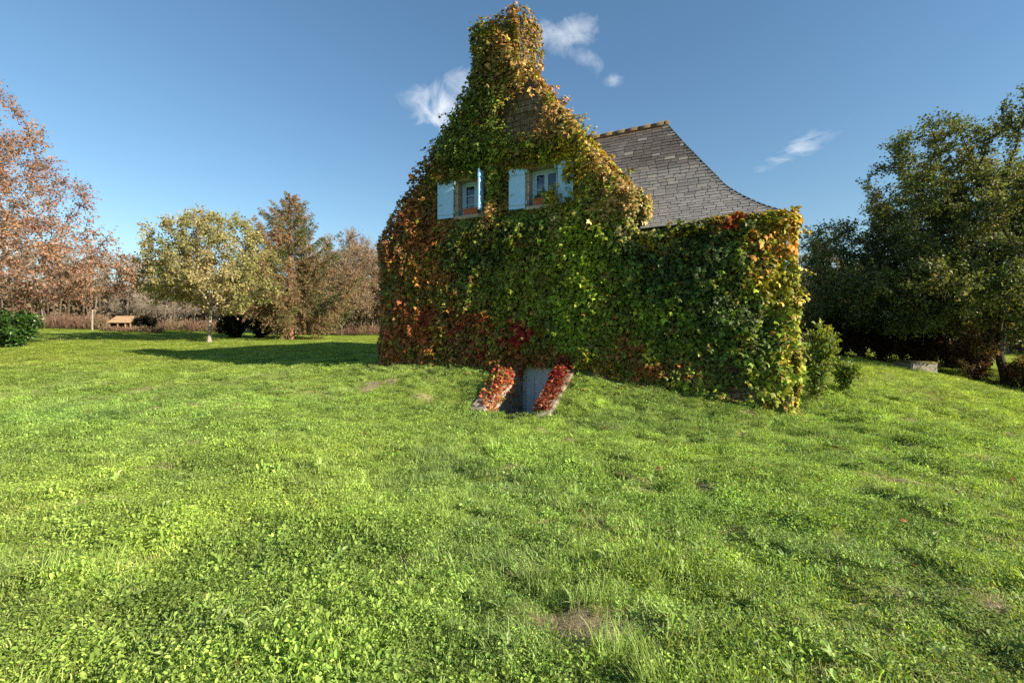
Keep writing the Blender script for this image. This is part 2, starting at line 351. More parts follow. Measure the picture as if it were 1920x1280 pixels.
# main roof slopes, behind the gable
mr = MB()
for (ua, za, ub, zb) in ((-.25, 3.97, 4.01, 9.50), (7.9, 4.30, 4.01, 9.50)):
    mr.add(hM(A([(ua,.06,za-.1),(ub,.06,zb-.1),(ub,9.5,zb-.1),(ua,9.5,za-.1),(ua,.06,za-.02),(ub,.06,zb-.02),(ub,9.5,zb-.02),(ua,9.5,za-.02)], float)), [(0,3,2,1),(4,5,6,7),(0,1,5,4),(1,2,6,5),(2,3,7,6),(3,0,4,7)], (.10, .10, .11))
mroof = mr.build('main_roof', M['slate'], house)
# wing roof: concave slope with kicked eave, hipped on the right
PS = A([-.12, 0, .3, .57, .87, 1.17, 1.59, 2.16, 2.76]); PZ = A([4.10, 4.17, 4.38, 4.60, 4.88, 5.20, 5.83, 6.67, 7.62])
UE, VE = 10.64, -.22                                               # eave corner
def prof(s): return np.interp(s, PS, PZ)
SR = 2.76
wr = MB(); ss = np.linspace(-.1, SR, 22)
def ring(s): z = prof(s)-.014; return [(7.76 if VE+s < TH+.02 else 5.2, VE+s, z), (UE-s, VE+s, z), (UE-s, VE+2*SR-s, z), (5.2, VE+2*SR-s, z)]
pts = A([ring(s) for s in ss]); k = len(ss); idx = np.arange(k*4).reshape(k, 4)
for j in range(3): pass
q = np.concatenate([np.stack([idx[:-1,j], idx[:-1,j+1], idx[1:,j+1], idx[1:,j]], -1) for j in range(3)])
wr.add(hM(pts.reshape(-1, 3)), q, (.11, .108, .108))
wr.box((7.75, VE+.02, 4.03), (UE-.05, VE+.09, 4.12), hM, (.10, .09, .08))
wroof = wr.build('wing_roof', M['slate'], house)
# slates, one by one
def arclen():
    s = np.linspace(-.12, SR, 400); z = prof(s); L = np.concatenate([[0], np.cumsum(np.hypot(np.diff(s), np.diff(z)))]); return s, L
_s, _L = arclen(); NC = 37
slates = []
for r in range(NC):
    l0 = _L[-1]*r/NC; l1 = _L[-1]*(r+1)/NC
    s0, s1 = np.interp(l0, _L, _s), np.interp(min(l1+.07, _L[-1]), _L, _s); z0, z1 = prof(s0), prof(s1)
    u = (7.76 if VE+s0 < TH+.02 else 5.3+RNG.uniform(0, .2))
    umax = UE-(s0*.3+s1*.7)
    while u < umax-.04:
        w = RNG.uniform(.17, .31); w = min(w, umax-u)
        slates.append((r, u+w/2, w-.016, s0, z0, s1, z1)); u += w
slate_mesh = None
sl = MB(); sl.add(A([(-.5,0,0),(.5,0,0),(.5,1,0),(-.5,1,0),(-.5,0,1),(.5,0,1),(.5,1,.2),(-.5,1,.2)], float), [(0,3,2,1),(4,5,6,7),(0,1,5,4),(1,2,6,5),(2,3,7,6),(3,0,4,7)])
slate_mesh = sl.mesh('slate'); slate_mesh.materials.append(M['slate_one'])
def slate_M(t):
    r, uc, w, s0, z0, s1, z1 = t
    b = A([uc, VE+s0, z0]); d = A([0, s1-s0, z1-z0]); ln = np.linalg.norm(d); d /= ln; nrm = np.cross(A([1, 0, 0]), d)
    jt = RNG.normal(0, .016); lift = RNG.uniform(0, .006)
    B = hw(b[0], b[1], b[2]); X = U3+A([HV[0], HV[1], 0])*0; D = A([HV[0]*d[1], HV[1]*d[1], d[2]]); Nn = A([HV[0]*nrm[1], HV[1]*nrm[1], nrm[2]])
    X2 = X*math.cos(jt)+D*math.sin(jt); D2 = D*math.cos(jt)-X*math.sin(jt)
    B = B+Nn*(.006+lift)+D*RNG.normal(0, .010)
    return Matrix(((X2[0]*w, D2[0]*ln, Nn[0]*.020, B[0]), (X2[1]*w, D2[1]*ln, Nn[1]*.020, B[1]), (X2[2]*w, D2[2]*ln, Nn[2]*.020, B[2]), (0, 0, 0, 1)))
def slate_col(t):
    h = t[0]/NC; g = RNG.uniform(.86, 1.16)
    k = sstep(.45, .75, h+.25*(vn(t[1]*1.2, h*6, 0, 4)-.5)*2)
    c = (1-k)*A([.205, .198, .190])+k*A([.110, .098, .086])
    x = RNG.random()
    if x < .02: c = A([.27, .25, .215])
    elif x < .07: c = A([.225, .21, .19])
    elif x < .17: c = c*.82
    if h > .93: c = c*.7+A([.09, .055, .02])
    return c*g
vis = [t for t in slates if t[1] > 7.0-.5*t[0]/NC*2]; rest = [t for t in slates if not t[1] > 7.0-.5*t[0]/NC*2]
def _sz(t): p = hw(t[1], VE+t[3], t[4]); return -t[2]/p[1]
vis.sort(key=_sz); one, rest = vis[:300], vis[300:]+rest
for t in one:
    o = link('slate', slate_mesh, None, None); o.parent = wroof; o.matrix_basis = slate_M(t); o.color = (*slate_col(t), 1)
rs = MB(); base = np.concatenate(sl.v)
for t in rest:
    Mx = np.array(slate_M(t)); v = base @ Mx[:3, :3].T + Mx[:3, 3]; rs.add(v, sl.f[0], slate_col(t))
tag(rs.build('slates', M['slate'], wroof), kind='stuff')
# hip slope slates, seen edge on: joined
rh = MB()
for r in range(NC):
    l0 = _L[-1]*r/NC; s0, s1 = np.interp(l0, _L, _s), np.interp(min(_L[-1]*(r+1)/NC+.06, _L[-1]), _L, _s); v0 = VE+s0+.02
    while v0 < VE+2*SR-s0-.05:
        w = min(RNG.uniform(.18, .3), VE+2*SR-s0-v0); z0, z1 = prof(s0)-.002, prof(s1)-.012
        p = A([(UE-s0, v0, z0), (UE-s0, v0+w-.01, z0), (UE-s1, v0+w-.01, z1), (UE-s1, v0, z1)]); rh.add(np.r_[hM(p), hM(p-A([0, 0, .016]))], [(0,1,2,3),(4,7,6,5),(0,4,5,1),(1,5,6,2),(2,6,7,3),(3,7,4,0)], slate_col((r, v0, 0)))
        v0 += w
tag(rh.build('hip_slates', M['slate'], wroof), kind='stuff')
# ridge tiles
u = 5.3
while u < UE-SR-.02:
    w = min(.36, UE-SR+.05-u); n = 9; mb = MB(); a = np.linspace(-.25, math.pi+.25, n); R = .105
    for q, (uu, rr, tz) in enumerate(((u-.02, R, 0), (u+w, R+.02, .012))):
        pass
    P = np.concatenate([np.stack([np.full(n, uu), VE+SR+np.cos(a)*rr, 7.56+tz+np.sin(a)*rr], 1) for uu, rr, tz in ((u-.03, R-.008, 0), (u+w, R+.016, .012), (u+w, R-.004, .012), (u-.03, R-.026, 0))])
    i = np.arange(4*n).reshape(4, n); f = np.concatenate([np.stack([i[j,:-1], i[j,1:], i[(j+1)%4,1:], i[(j+1)%4,:-1]], -1) for j in range(4)])
    mb.add(hM(P), f); o = mb.build('ridge_tile', M['ridge'], None, True); o.parent = wroof; u += w

# windows
def bar(mb, u0, u1, v0, v1, z0, z1, c=None): mb.box((u0, v0, z0), (u1, v1, z1), hM, c)
for wi, (u0, u1, z0, z1) in enumerate(OPEN):
    fr = MB(); vd = .20
    for a in (bar,):
        a(fr, u0, u0+.075, vd, vd+.07, z0, z1); a(fr, u1-.075, u1, vd, vd+.07, z0, z1)
        a(fr, u0+.075, u1-.075, vd, vd+.07, z1-.07, z1); a(fr, u0+.075, u1-.075, vd, vd+.07, z0, z0+.06)
    win = fr.build('window', M['blue_frame'], house)
    ca, cb = u0+.078, u1-.078; cm = (ca+cb)/2; zb, zt = z0+.063, z1-.073
    for (a, b) in ((ca, cm-.003), (cm+.003, cb)):
        cs = MB(); st = .045
        bar(cs, a, a+st, vd+.01, vd+.05, zb, zt); bar(cs, b-st, b, vd+.01, vd+.05, zb, zt)
        bar(cs, a+st, b-st, vd+.01, vd+.05, zt-.05, zt); bar(cs, a+st, b-st, vd+.01, vd+.05, zb, zb+.06)
        g0, g1 = zb+.06, zt-.05; rows = 3 if wi == 0 else 2
        zs = np.linspace(g0, g1, rows+1)
        for zz in zs[1:-1]: bar(cs, a+st, b-st, vd+.012, vd+.045, zz-.011, zz+.011)
        o = cs.build('casement', M['blue_frame'], win)
        for z_0, z_1 in zip(zs[:-1], zs[1:]):
            pn = MB(); pn.add(hM(A([(a+st-.004, vd+.03, z_0), (b-st+.004, vd+.03, z_0), (b-st+.004, vd+.03, z_1), (a+st-.004, vd+.03, z_1)])), [(0,1,2,3)]); pn.build('pane', M['glass'], win)
        # lace curtain with a scalloped top edge
        cu = MB(); n = 41; x = np.linspace(a+.02, b-.02, n); d = vd+.10+.012*np.sin((x-a)*90); zt2 = g0+(g1-g0)*.70+.035*np.abs(np.sin((x-a)*34+wi))
        P = np.concatenate([np.stack([x, d, np.full(n, z0+.02)], 1), np.stack([x, d, zt2], 1)]); i = np.arange(n-1)
        cu.add(hM(P), np.stack([i, i+1, i+1+n, i+n], 1)); cu.build('curtain', M['lace'], win)
    jb = MB(); 
    for k2, (za, zb2) in enumerate(zip(np.linspace(z0, z1, 4)[:-1], np.linspace(z0, z1, 4)[1:])):
        for side in (0, 1):
            w = .15+.07*((k2+side) % 2); a, b = (u0-w, u0+.004) if side == 0 else (u1-.004, u1+w)
            sb = MB(); bar(sb, a, b, -.025, .19, za+.004, zb2-.004); o = sb.build('jamb_stone', M['jamb'], house)
            bv = o.modifiers.new('b', 'BEVEL'); bv.width = .012; bv.segments = 2
    sb = MB(); bar(sb, u0-.10, u1+.10, -.02, .19, z1-.004, z1+.16); o = sb.build('lintel', M['jamb'], house); bv = o.modifiers.new('b', 'BEVEL'); bv.width = .015
    sb = MB(); bar(sb, u0-.02, u1+.02, -.18, .24, z0-.10, z0+.004); o = sb.build('sill', M['jamb'], house); bv = o.modifiers.new('b', 'BEVEL'); bv.width = .015
    dk = MB(); bar(dk, u0-.4, u1+.4, 1.6, 1.7, z0-1, z1+.6); dk.build('unlit_room_panel', M['inside'], house)  # near-black panel stands in for the unlit room behind the panes
# shutters: hinge point (u), side the leaf swings to, opening angle from the wall, height
def shutter(uh, z0, z1, w, ang, side):
    """hinged at uh; ang = 0 lies closed over the opening, 180 lies open flat on the wall; side -1 left leaf, +1 right leaf"""
    a = math.radians(ang); d = A([-side*math.cos(a), -math.sin(a)]); nn = A([-d[1], d[0]])*(-side)
    def Mx(v): return hM(np.stack([uh+v[:, 0]*d[0]+v[:, 1]*nn[0], -.075+v[:, 0]*d[1]+v[:, 1]*nn[1], v[:, 2]], 1))
    b = MB(); npl = 3; e = np.linspace(.012, w, npl+1)
    b.box((.012, -.012, z0), (w, .012, z1), Mx); o = b.build('shutter', M['blue'], house)
    bv = o.modifiers.new('b', 'BEVEL'); bv.width = .004
    for i in range(npl):
        p = MB()
        for sg in (-1, 1): p.box((e[i]+.0002, min(sg*.0121, sg*.0165), z0+.004), (e[i+1]-.0002, max(sg*.0121, sg*.0165), z1-.004), Mx)
        p.build('plank', M['blue'], o)
    for zz in (z0+.10, z1-.20):
        p = MB()
        for sg in (-1, 1): p.box((.02, min(sg*.0166, sg*.034), zz), (w-.01, max(sg*.0166, sg*.034), zz+.085), Mx)
        p.build('batten', M['blue'], o)
    for zz in (z0+.12, z1-.15):
        p = MB(); p.box((-.05, -.01, zz), (.05, .012, zz+.045), Mx); p.box((-.055, -.02, zz-.03), (-.03, .075, zz+.06), Mx); p.build('hinge', M['iron'], o)
    p = MB(); p.box((w-.10, .035, (z0+z1)/2-.17), (w-.05, .048, (z0+z1)/2-.14), Mx); p.box((w-.17, .035, (z0+z1)/2-.165), (w-.10, .044, (z0+z1)/2-.15), Mx); p.build('latch', M['iron'], o)
    return o
shutter(2.62, 5.02, 6.10, .52, 176, -1)['label'] = 'pale blue shutter folded back flat on the creeper'
shutter(3.62, 5.02, 6.08, .44, 97, 1)['label'] = 'pale blue shutter standing half open'
shutter(4.82, 5.00, 6.07, .46, 174, -1)['label'] = 'pale blue shutter beside the right window'
shutter(5.70, 5.01, 6.06, .42, 174, 1)['label'] = 'pale blue shutter half grown over by leaves'
# bare stones showing through the creeper
def stones(u0, u1, z0, z1, course, prob=1.):
    z = z0
    while z < z1:
        hgt = course*RNG.uniform(.8, 1.25); u = u0+RNG.uniform(-.15, 0)
        while u < u1:
            w = RNG.uniform(1.3, 2.8)*course
            if RNG.random() < prob and z+hgt < float(top_of(u+w))-.12:
                bm = bmesh.new(); bmesh.ops.create_cube(bm, size=1)
                bmesh.ops.bevel(bm, geom=bm.edges[:], offset=.12, segments=1, affect='EDGES')
                dpt = RNG.uniform(.05, .08)
                for vv in bm.verts:
                    c = vv.co; j = RNG.normal(0, .035, 3)
                    p = hw(u+w/2+(c.x+j[0])*(w-.02), -.01-dpt/2+.03+(c.y+j[1])*dpt, z+hgt/2+(c.z+j[2])*(hgt-.02)); vv.co = Vector(p)
                me = bpy.data.meshes.new('stone'); bm.to_mesh(me); bm.free(); link('stone', me, M['bare_stone'], house)
            u += w
        z += hgt
stones(4.35, 5.45, 6.75, 8.3, .14, .9); stones(8.7, 10.25, .25, 1.15, .13, .95); stones(10.0, 10.6, .1, .6, .13)

# ------------------------------------------------------------------ sunken cellar entrance
cel = empty('cellar_entrance', Vector(hw(5.2, -1, 0.))); tag(cel, 'sunken cellar entrance with sloping wing walls and grey door below the gable', 'cellar entrance')
def wing(u0, u1, zin, zout, vout, label):
    mb = MB(); n = 14; vv = np.linspace(-.03, vout, n); zt = zin+(zout-zin)*(np.linspace(0, 1, n)**.95)
    uj = .02*(vn(vv*3, u0, 0, 1)-.5); zj = .03*(vn(vv*4, u0, 3, 2)-.5)
    P = np.concatenate([np.stack([np.full(n, uu)+uj, vv, (zt+zj-dz) if up else np.full(n, -1.)], 1) for uu, up, dz in ((u0, 0, 0), (u0, 1, .02), (u0+.03, 1, 0), (u1-.03, 1, 0), (u1, 1, .02), (u1, 0, 0))])
    i = np.arange(6*n).reshape(6, n); f = np.concatenate([np.stack([i[j,:-1], i[j,1:], i[j+1,1:], i[j+1,:-1]], -1) for j in range(5)])
    mb.add(hM(P), f); mb.add(hM(P[[k*n+n-1 for k in range(6)]]), [(0, 1, 2, 3, 4, 5)])
    o = mb.build('wing_wall', M['concrete'], cel); o['label'] = label; return o
wing(4.28, PIT[0], 1.10, .08, -2.0, 'sloping concrete wing wall with orange creeper'); wing(PIT[1]+.02, 6.26, 1.20, .04, -2.0, 'sloping concrete wing wall with red creeper')
mb = MB(); mb.box((PIT[0]-.1, PIT[2]-.3, -1.05), (PIT[1]+.1, .6, -.9), hM); mb.build('floor', M['concrete'], cel)
mb = MB(); bar(mb, PIT[0]-.2, PIT[0]+.003, -.03, .52, -.95, 1.03); bar(mb, PIT[1]-.003, PIT[1]+.2, -.03, .52, -.95, 1.03); mb.build('door_reveal', M['pit_wall'], cel)
mb = MB()
for q in range(5): bar(mb, PIT[0]-.02, PIT[1]+.02, PIT[2]-.1, PIT[2]+.04+.2*(4-q), -.95+.0, -.72+q*.17)
mb.build('steps', M['concrete'], cel)
dr = MB(); bar(dr, PIT[0], PIT[1], .20, .26, -.9, 1.02); dro = dr.build('door', M['door'], cel)
nb = 5; e = np.linspace(PIT[0]+.004, PIT[1]-.004, nb+1)
for i in range(nb): p = MB(); bar(p, e[i]+.004, e[i+1]-.004, .175, .1995, -.88, .99); p.build('plank', M['door'], dro)
p = MB(); bar(p, PIT[1]-.2, PIT[1]-.16, .12, .174, .0, .12); p.build('door_handle', M['iron'], dro)

# ------------------------------------------------------------------ foliage helpers
LEAF7 = A([(0,0,0),(-.30,.10,.03),(-.52,.42,-.04),(-.26,.52,.05),(0,1.0,-.10),(.26,.52,.05),(.52,.42,-.04),(.30,.10,.03),(0,.42,.09)], float)   # three-lobed creeper leaf, tip along +y
LEAF7F = A([(8,1,0),(8,2,1),(8,3,2),(8,4,3),(8,5,4),(8,6,5),(8,7,6),(8,0,7)])
LEAF4 = A([(0,0,0),(-.36,.5,.10),(0,1,-.05),(.36,.5,.10)], float); LEAF4F = A([(0,2,1),(0,3,2)])
def frames(tip, nrm):
    y = norm(tip); x = norm(np.cross(y, nrm)); z = np.cross(x, y); return x, y, z
def put_leaves(mb, pos, tip, nrm, size, col, L=LEAF4, F=LEAF4F):
    n = len(pos)
    if not n: return
    x, y, z = frames(tip, nrm); s = np.asarray(size)*np.ones(n)
    P = pos[:, None]+s[:, None, None]*(L[None, :, :1]*x[:, None]+L[None, :, 1:2]*y[:, None]+L[None, :, 2:]*z[:, None])
    k = len(L); mb.add(P.reshape(-1, 3), (F[None]+(np.arange(n)*k)[:, None, None]).reshape(-1, F.shape[1]), np.repeat(col, k, 0))
def rdir(n, r=RNG): return norm(r.normal(size=(n, 3)))
def tubes(mb, a, b, ra, rb, da=None, db=None, sides=5, col=(1, 1, 1)):
    """one tapered tube for every segment a->b"""
    n = len(a); d = norm(b-a); da = d if da is None else da; db = d if db is None else db
    ref = norm(A([.313, .171, .93])); an = np.arange(sides)*2*math.pi/sides
    def rg(p, dd, r):
        x = np.cross(dd, ref); x = np.where(np.linalg.norm(x, axis=1, keepdims=True) < .05, np.cross(dd, A([1., 0, 0])), x); x = norm(x); y = np.cross(dd, x)
        return p[:, None]+np.asarray(r)[:, None, None]*(np.cos(an)[None, :, None]*x[:, None]+np.sin(an)[None, :, None]*y[:, None])
    P = np.concatenate([rg(a, da, ra), rg(b, db, rb)], 1); j = np.arange(sides); j2 = (j+1) % sides
    f = np.stack([j, j2, j2+sides, j+sides], 1)[None]+(np.arange(n)*2*sides)[:, None, None]
    mb.add(P.reshape(-1, 3), f.reshape(-1, 4), col)
def chain(mb, pts, r0, r1, sides=5, col=(1, 1, 1)):
    pts = A(pts, float); n = len(pts)-1; r = np.linspace(r0, r1, n+1); d = norm(np.gradient(pts, axis=0))
    tubes(mb, pts[:-1], pts[1:], r[:-1], r[1:], d[:-1], d[1:], sides, col)
def blob(n, ells, rng, shell=.0):
    """points filling a union of ellipsoids (cx,cy,cz,rx,ry,rz)"""
    vol = A([e[3]*e[4]*e[5] for e in ells]); k = rng.choice(len(ells), n, p=vol/vol.sum()); e = A(ells)[k]
    return e[:, :3]+rdir(n, rng)*(np.maximum(rng.random(n), shell)**(1/3))[:, None]*e[:, 3:]
def colonize(att, start, step, kill, infl, rng, up=.05, maxit=140):
    P = [tuple(p) for p in start]; par = list(range(-1, len(P)-1)); nch = np.zeros(20000, int)
    att = att.copy(); pos = A(P, float)
    D = np.linalg.norm(att[:, None]-pos[None], axis=2); near = D.argmin(1); dist = D.min(1)
    for it in range(maxit):
        act = (dist < infl)
        if not act.any(): break
        acc = np.zeros((len(pos), 3)); dv = norm(att-pos[near]); np.add.at(acc, near[act], dv[act])
        ids = np.unique(near[act]); ids = ids[nch[ids] < 4]
        if not len(ids): break
        d = norm(norm(acc[ids])+rng.normal(0, .22, (len(ids), 3))+A([0, 0, up])); new = pos[ids]+d*step
        nch[ids] += 1; base = len(pos); pos = np.concatenate([pos, new]); par += list(ids)
        D = np.linalg.norm(att[:, None]-new[None], axis=2); m = D.min(1); j = D.argmin(1); b = m < dist
        near = np.where(b, base+j, near); dist = np.where(b, m, dist)
        keep = dist > kill; att, near, dist = att[keep], near[keep], dist[keep]
        if not len(att) or len(pos) > 9000: break
    return pos, A(par)
def skeleton(pos, par, tip_r, ex=2.35):
    n = len(pos); rr = np.zeros(n); ch = [[] for _ in range(n)]
    for i in range(n-1, 0, -1): ch[par[i]].append(i)
    for i in range(n-1, -1, -1):
        if not ch[i]: rr[i] = tip_r**ex
        if par[i] >= 0: rr[par[i]] += rr[i]
    r = rr**(1/ex); main = np.zeros(n, bool)
    for i in range(n):
        if ch[i]: main[max(ch[i], key=lambda c: r[c])] = True
    return r, ch, main
def branch_mesh(mb, pos, par, r, main, sides=6, flare=1.5):
    i = np.arange(1, len(pos)); p = par[1:]; d = np.zeros_like(pos); d[1:] = norm(pos[1:]-pos[p]); d[0] = (0, 0, 1)
    mn = main[i]; ra = np.where(mn, r[p], np.minimum(r[p]*.9, r[i]*1.15)); da = np.where(mn[:, None], norm(d[p]+d[i]*.3), d[i])
    low = pos[:, 2]; fl = lambda z: 1+flare*np.exp(-np.maximum(z, 0)/.22)*.6
    tubes(mb, pos[p], pos[i], ra*fl(low[p]), r[i]*fl(low[i]), da, d[i], sides); return d
def pick(pal, k, rng, jit=.18):
    """palette lookup: k in 0..1 along the list of colours"""
    pal = A(pal); k = np.clip(k, 0, .9999)*(len(pal)-1); i = k.astype(int); f = (k-i)[:, None]
    return (pal[i]*(1-f)+pal[i+1]*f)*np.exp(rng.normal(0, jit, (len(k), 1)))
def broadleaf(seed, trunk, ells, natt, step, tipr, twigs, leaves, lsize, pal, twl=.45, droop=.15, kill=None, infl=None, shell=.15, sides=6, up=.05, leafmesh=(LEAF4, LEAF4F), thin=3.0, leafpar=.25, twr=.5):
    """returns (wood, crown) builders in coordinates relative to the foot of the tree"""
    rng = np.random.default_rng(seed); att = blob(natt, ells, rng, shell)
    kn = fbm(att[:, 0]*.75, att[:, 1]*.75, att[:, 2]*.75, seed+31, 2); att = att[kn > np.quantile(kn, .30)]; natt = len(att)
    att += (fbm(att[:, 0]*.6, att[:, 1]*.6, att[:, 2]*.6, seed, 2)-.5)[:, None]*rdir(natt, rng)*.6
    pos, par = colonize(att, trunk, step, kill or step*1.6, infl or step*9, rng, up)
    r, ch, main = skeleton(pos, par, tipr); wood = MB(); d = branch_mesh(wood, pos, par, r, main, sides)
    thinn = np.where((r < tipr*thin) & (np.arange(len(pos)) > len(trunk)))[0]
    k = rng.choice(thinn, twigs); cen = A([e[:3] for e in ells]).mean(0)
    td = norm(d[k]*.7+rdir(twigs, rng)*.9+norm(pos[k]-cen)*.35+A([0, 0, .1-droop])); tl = twl*rng.uniform(.5, 1.3, twigs)
    p0 = pos[k]; p1 = p0+td*tl[:, None]; tr = np.full(twigs, tipr*twr)
    tubes(wood, p0, p1, tr, tr*.4, sides=3)
    q = rng.integers(0, twigs, leaves); t = rng.random(leaves)**.7
    lp = p0[q]+(p1-p0)[q]*t[:, None]+rng.normal(0, .05, (leaves, 3))*(lsize/.1)
    tip = norm(td[q]*.5+rdir(leaves, rng)*.9+A([0, 0, -droop*2])); nm = norm(rdir(leaves, rng)*.8+A([0, 0, .7]))
    kk = fbm(p0[q][:, 0]*.7, p0[q][:, 1]*.7, p0[q][:, 2]*.7, seed+5, 2)*1.2-.1+rng.normal(0, .16, leaves)
    crown = MB(); put_leaves(crown, lp, tip, nm, lsize*rng.uniform(.6, 1.25, leaves), pick(pal, kk, rng), *leafmesh)
    return wood, crown
def plant_tree(name, loc, wood, crown, wm, lm, label, cat='tree', group=None, rz=0, cname='crown'):
    o = empty(name, loc, world=False); o.rotation_euler.z = rz; tag(o, label, cat, group)
    wood.build('trunk', wm, o, True)
    if crown is not None: crown.build(cname, lm, o)
    return o
def copy_tree(src, loc, rz, sc, label):
    o = src.copy(); S.collection.objects.link(o); o.location = loc; o.rotation_euler.z = rz; o.scale = (sc, sc, sc); o['label'] = label
    for c in src.children: q = c.copy(); S.collection.objects.link(q); q.parent = o
    return o
def at(px, Z, sink=.05):
    x = (px-960)/FPX*Z; return Vector((x, Z, gz(x, Z)-sink))
def trunk_line(h, step, lean=(0, 0), seed=0):
    n = max(2, int(h/step)); t = np.linspace(0, 1, n+1); rng = np.random.default_rng(seed); w = np.cumsum(rng.normal(0, .02, (n+1, 2)), 0)
    return np.c_[t*h*lean[0]+w[:, 0], t*h*lean[1]+w[:, 1], t*h]

# ------------------------------------------------------------------ creeper on the house
GREEN_D, GREEN, GREEN_B, YEL = A([.026,.046,.013]), A([.058,.092,.016]), A([.135,.185,.022]), A([.25,.215,.028])
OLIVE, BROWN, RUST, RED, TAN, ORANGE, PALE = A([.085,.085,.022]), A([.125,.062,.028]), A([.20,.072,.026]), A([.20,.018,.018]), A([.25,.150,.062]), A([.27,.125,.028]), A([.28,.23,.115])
def px_of(P):
    return 960+FPX*P[:, 0]/P[:, 1], 640-FPX*(P[:, 2]-EYE)/P[:, 1]
def ell(x, y, cx, cy, rx, ry): return np.exp(-(((x-cx)/rx)**2+((y-cy)/ry)**2)*1.2)
ANCH = [(front(cx, cy), rx, ry, col, w) for (cx, cy, rx, ry, col, w) in [
    (915,615,60,32,RED,.5),(975,600,13,16,RED,2.0),(968,628,24,9,RED,1.6),(925,632,15,10,RED,1.0),(760,585,22,18,RED,.6),(800,575,14,14,RED,.5),(860,620,60,40,OLIVE,1.0),(860,612,45,30,RUST,.8),(770,620,75,65,RUST,1.9),(800,600,30,25,RED,1.0),(880,630,45,28,RED,1.0),(840,600,30,20,RED,.6),(735,620,25,50,RED,.4),(850,560,50,40,RUST,.7),(820,520,40,40,ORANGE,.4),(770,400,40,60,RUST,.8),(740,560,30,60,OLIVE,.9),(840,655,120,25,BROWN,1.2),(990,665,120,18,RUST,.7),
    (800,380,45,70,BROWN,1.6),(765,450,50,70,BROWN,1.3),(800,470,70,70,RUST,1.1),(850,400,40,40,TAN,.5),(740,500,30,90,RUST,.6),(775,520,60,60,OLIVE,1.3),(850,330,40,45,OLIVE,.9),(895,480,60,60,GREEN_D,.9),(900,255,55,75,GREEN,1.8),(930,180,30,60,OLIVE,.9),(870,300,50,50,GREEN,1.2),
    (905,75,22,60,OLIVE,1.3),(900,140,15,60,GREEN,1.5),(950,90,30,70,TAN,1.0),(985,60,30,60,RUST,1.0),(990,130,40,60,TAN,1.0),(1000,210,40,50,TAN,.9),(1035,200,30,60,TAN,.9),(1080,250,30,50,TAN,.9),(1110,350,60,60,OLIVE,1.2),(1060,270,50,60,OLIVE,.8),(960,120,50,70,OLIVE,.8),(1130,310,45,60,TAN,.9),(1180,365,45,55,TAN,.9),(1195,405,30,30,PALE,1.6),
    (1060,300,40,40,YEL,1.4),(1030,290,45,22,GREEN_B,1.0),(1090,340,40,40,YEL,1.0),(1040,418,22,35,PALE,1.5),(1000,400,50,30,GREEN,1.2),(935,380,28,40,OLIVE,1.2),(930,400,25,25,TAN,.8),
    (1100,470,70,70,GREEN_B,1.6),(1080,560,80,70,GREEN_B,1.3),(1050,620,60,40,GREEN,1.4),(960,470,60,40,GREEN_D,1.3),(1000,540,70,50,OLIVE,1.0),(950,540,50,30,GREEN_B,.9),(980,575,25,18,TAN,.8),
    (1180,480,60,60,GREEN,1.3),(1250,470,80,60,GREEN_D,1.6),(1330,520,90,90,GREEN_D,1.8),(1240,590,70,60,GREEN_B,1.0),(1300,640,90,60,GREEN,1.4),(1400,600,60,90,GREEN_D,1.8),(1400,700,60,40,GREEN,1.4),(1235,455,25,25,RUST,.9),(1190,670,90,22,RUST,.9),
    (1400,412,60,10,YEL,.9),(1250,428,60,9,YEL,1.4),(1370,425,22,8,RED,1.6),(1310,420,25,8,RUST,1.2),(1455,480,22,60,ORANGE,1.2),(1480,440,22,50,ORANGE,.7),(1440,560,40,120,GREEN_B,1.0),(1485,560,26,90,YEL,.9),(1480,660,26,80,ORANGE,.9),(1460,720,40,40,YEL,.9),(1440,690,35,50,GREEN_B,1.2),(1465,600,30,70,GREEN_B,1.2)]]
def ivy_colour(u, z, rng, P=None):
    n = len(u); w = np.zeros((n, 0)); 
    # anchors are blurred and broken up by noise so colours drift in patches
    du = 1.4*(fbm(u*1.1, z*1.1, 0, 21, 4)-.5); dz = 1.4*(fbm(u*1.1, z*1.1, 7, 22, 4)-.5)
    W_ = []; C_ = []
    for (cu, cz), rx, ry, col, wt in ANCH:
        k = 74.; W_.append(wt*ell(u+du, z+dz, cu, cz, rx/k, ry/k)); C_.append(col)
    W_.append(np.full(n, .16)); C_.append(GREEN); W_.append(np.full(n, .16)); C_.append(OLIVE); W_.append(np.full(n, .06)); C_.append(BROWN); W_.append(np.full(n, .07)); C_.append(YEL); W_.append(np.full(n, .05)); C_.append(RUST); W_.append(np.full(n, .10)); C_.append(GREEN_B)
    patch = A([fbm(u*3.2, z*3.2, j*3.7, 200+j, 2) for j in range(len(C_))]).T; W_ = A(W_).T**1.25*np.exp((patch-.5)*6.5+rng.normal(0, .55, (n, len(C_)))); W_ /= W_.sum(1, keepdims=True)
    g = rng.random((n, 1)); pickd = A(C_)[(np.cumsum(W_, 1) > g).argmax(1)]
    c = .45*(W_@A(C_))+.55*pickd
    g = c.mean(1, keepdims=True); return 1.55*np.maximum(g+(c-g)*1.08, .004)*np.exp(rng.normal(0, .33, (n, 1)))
creeper = empty('climbing_creeper', Vector(hw(5.0, -.2, .9))); tag(creeper, 'autumn creeper covering the whole house front in green, red and gold leaves', 'climbing plant')
rng = np.random.default_rng(11)
POS, NRM, UU, ZZ, SZ, OFFS = [], [], [], [], [], []
def ivy_add(u, v, z, nrm, sz, cu=None, cz=None, off=None):
    POS.append(hw(u, v, z)); NRM.append(np.broadcast_to(nrm, (len(u), 3))); UU.append(u if cu is None else cu); ZZ.append(z if cz is None else cz); SZ.append(sz); OFFS.append(np.zeros(len(u)) if off is None else off)
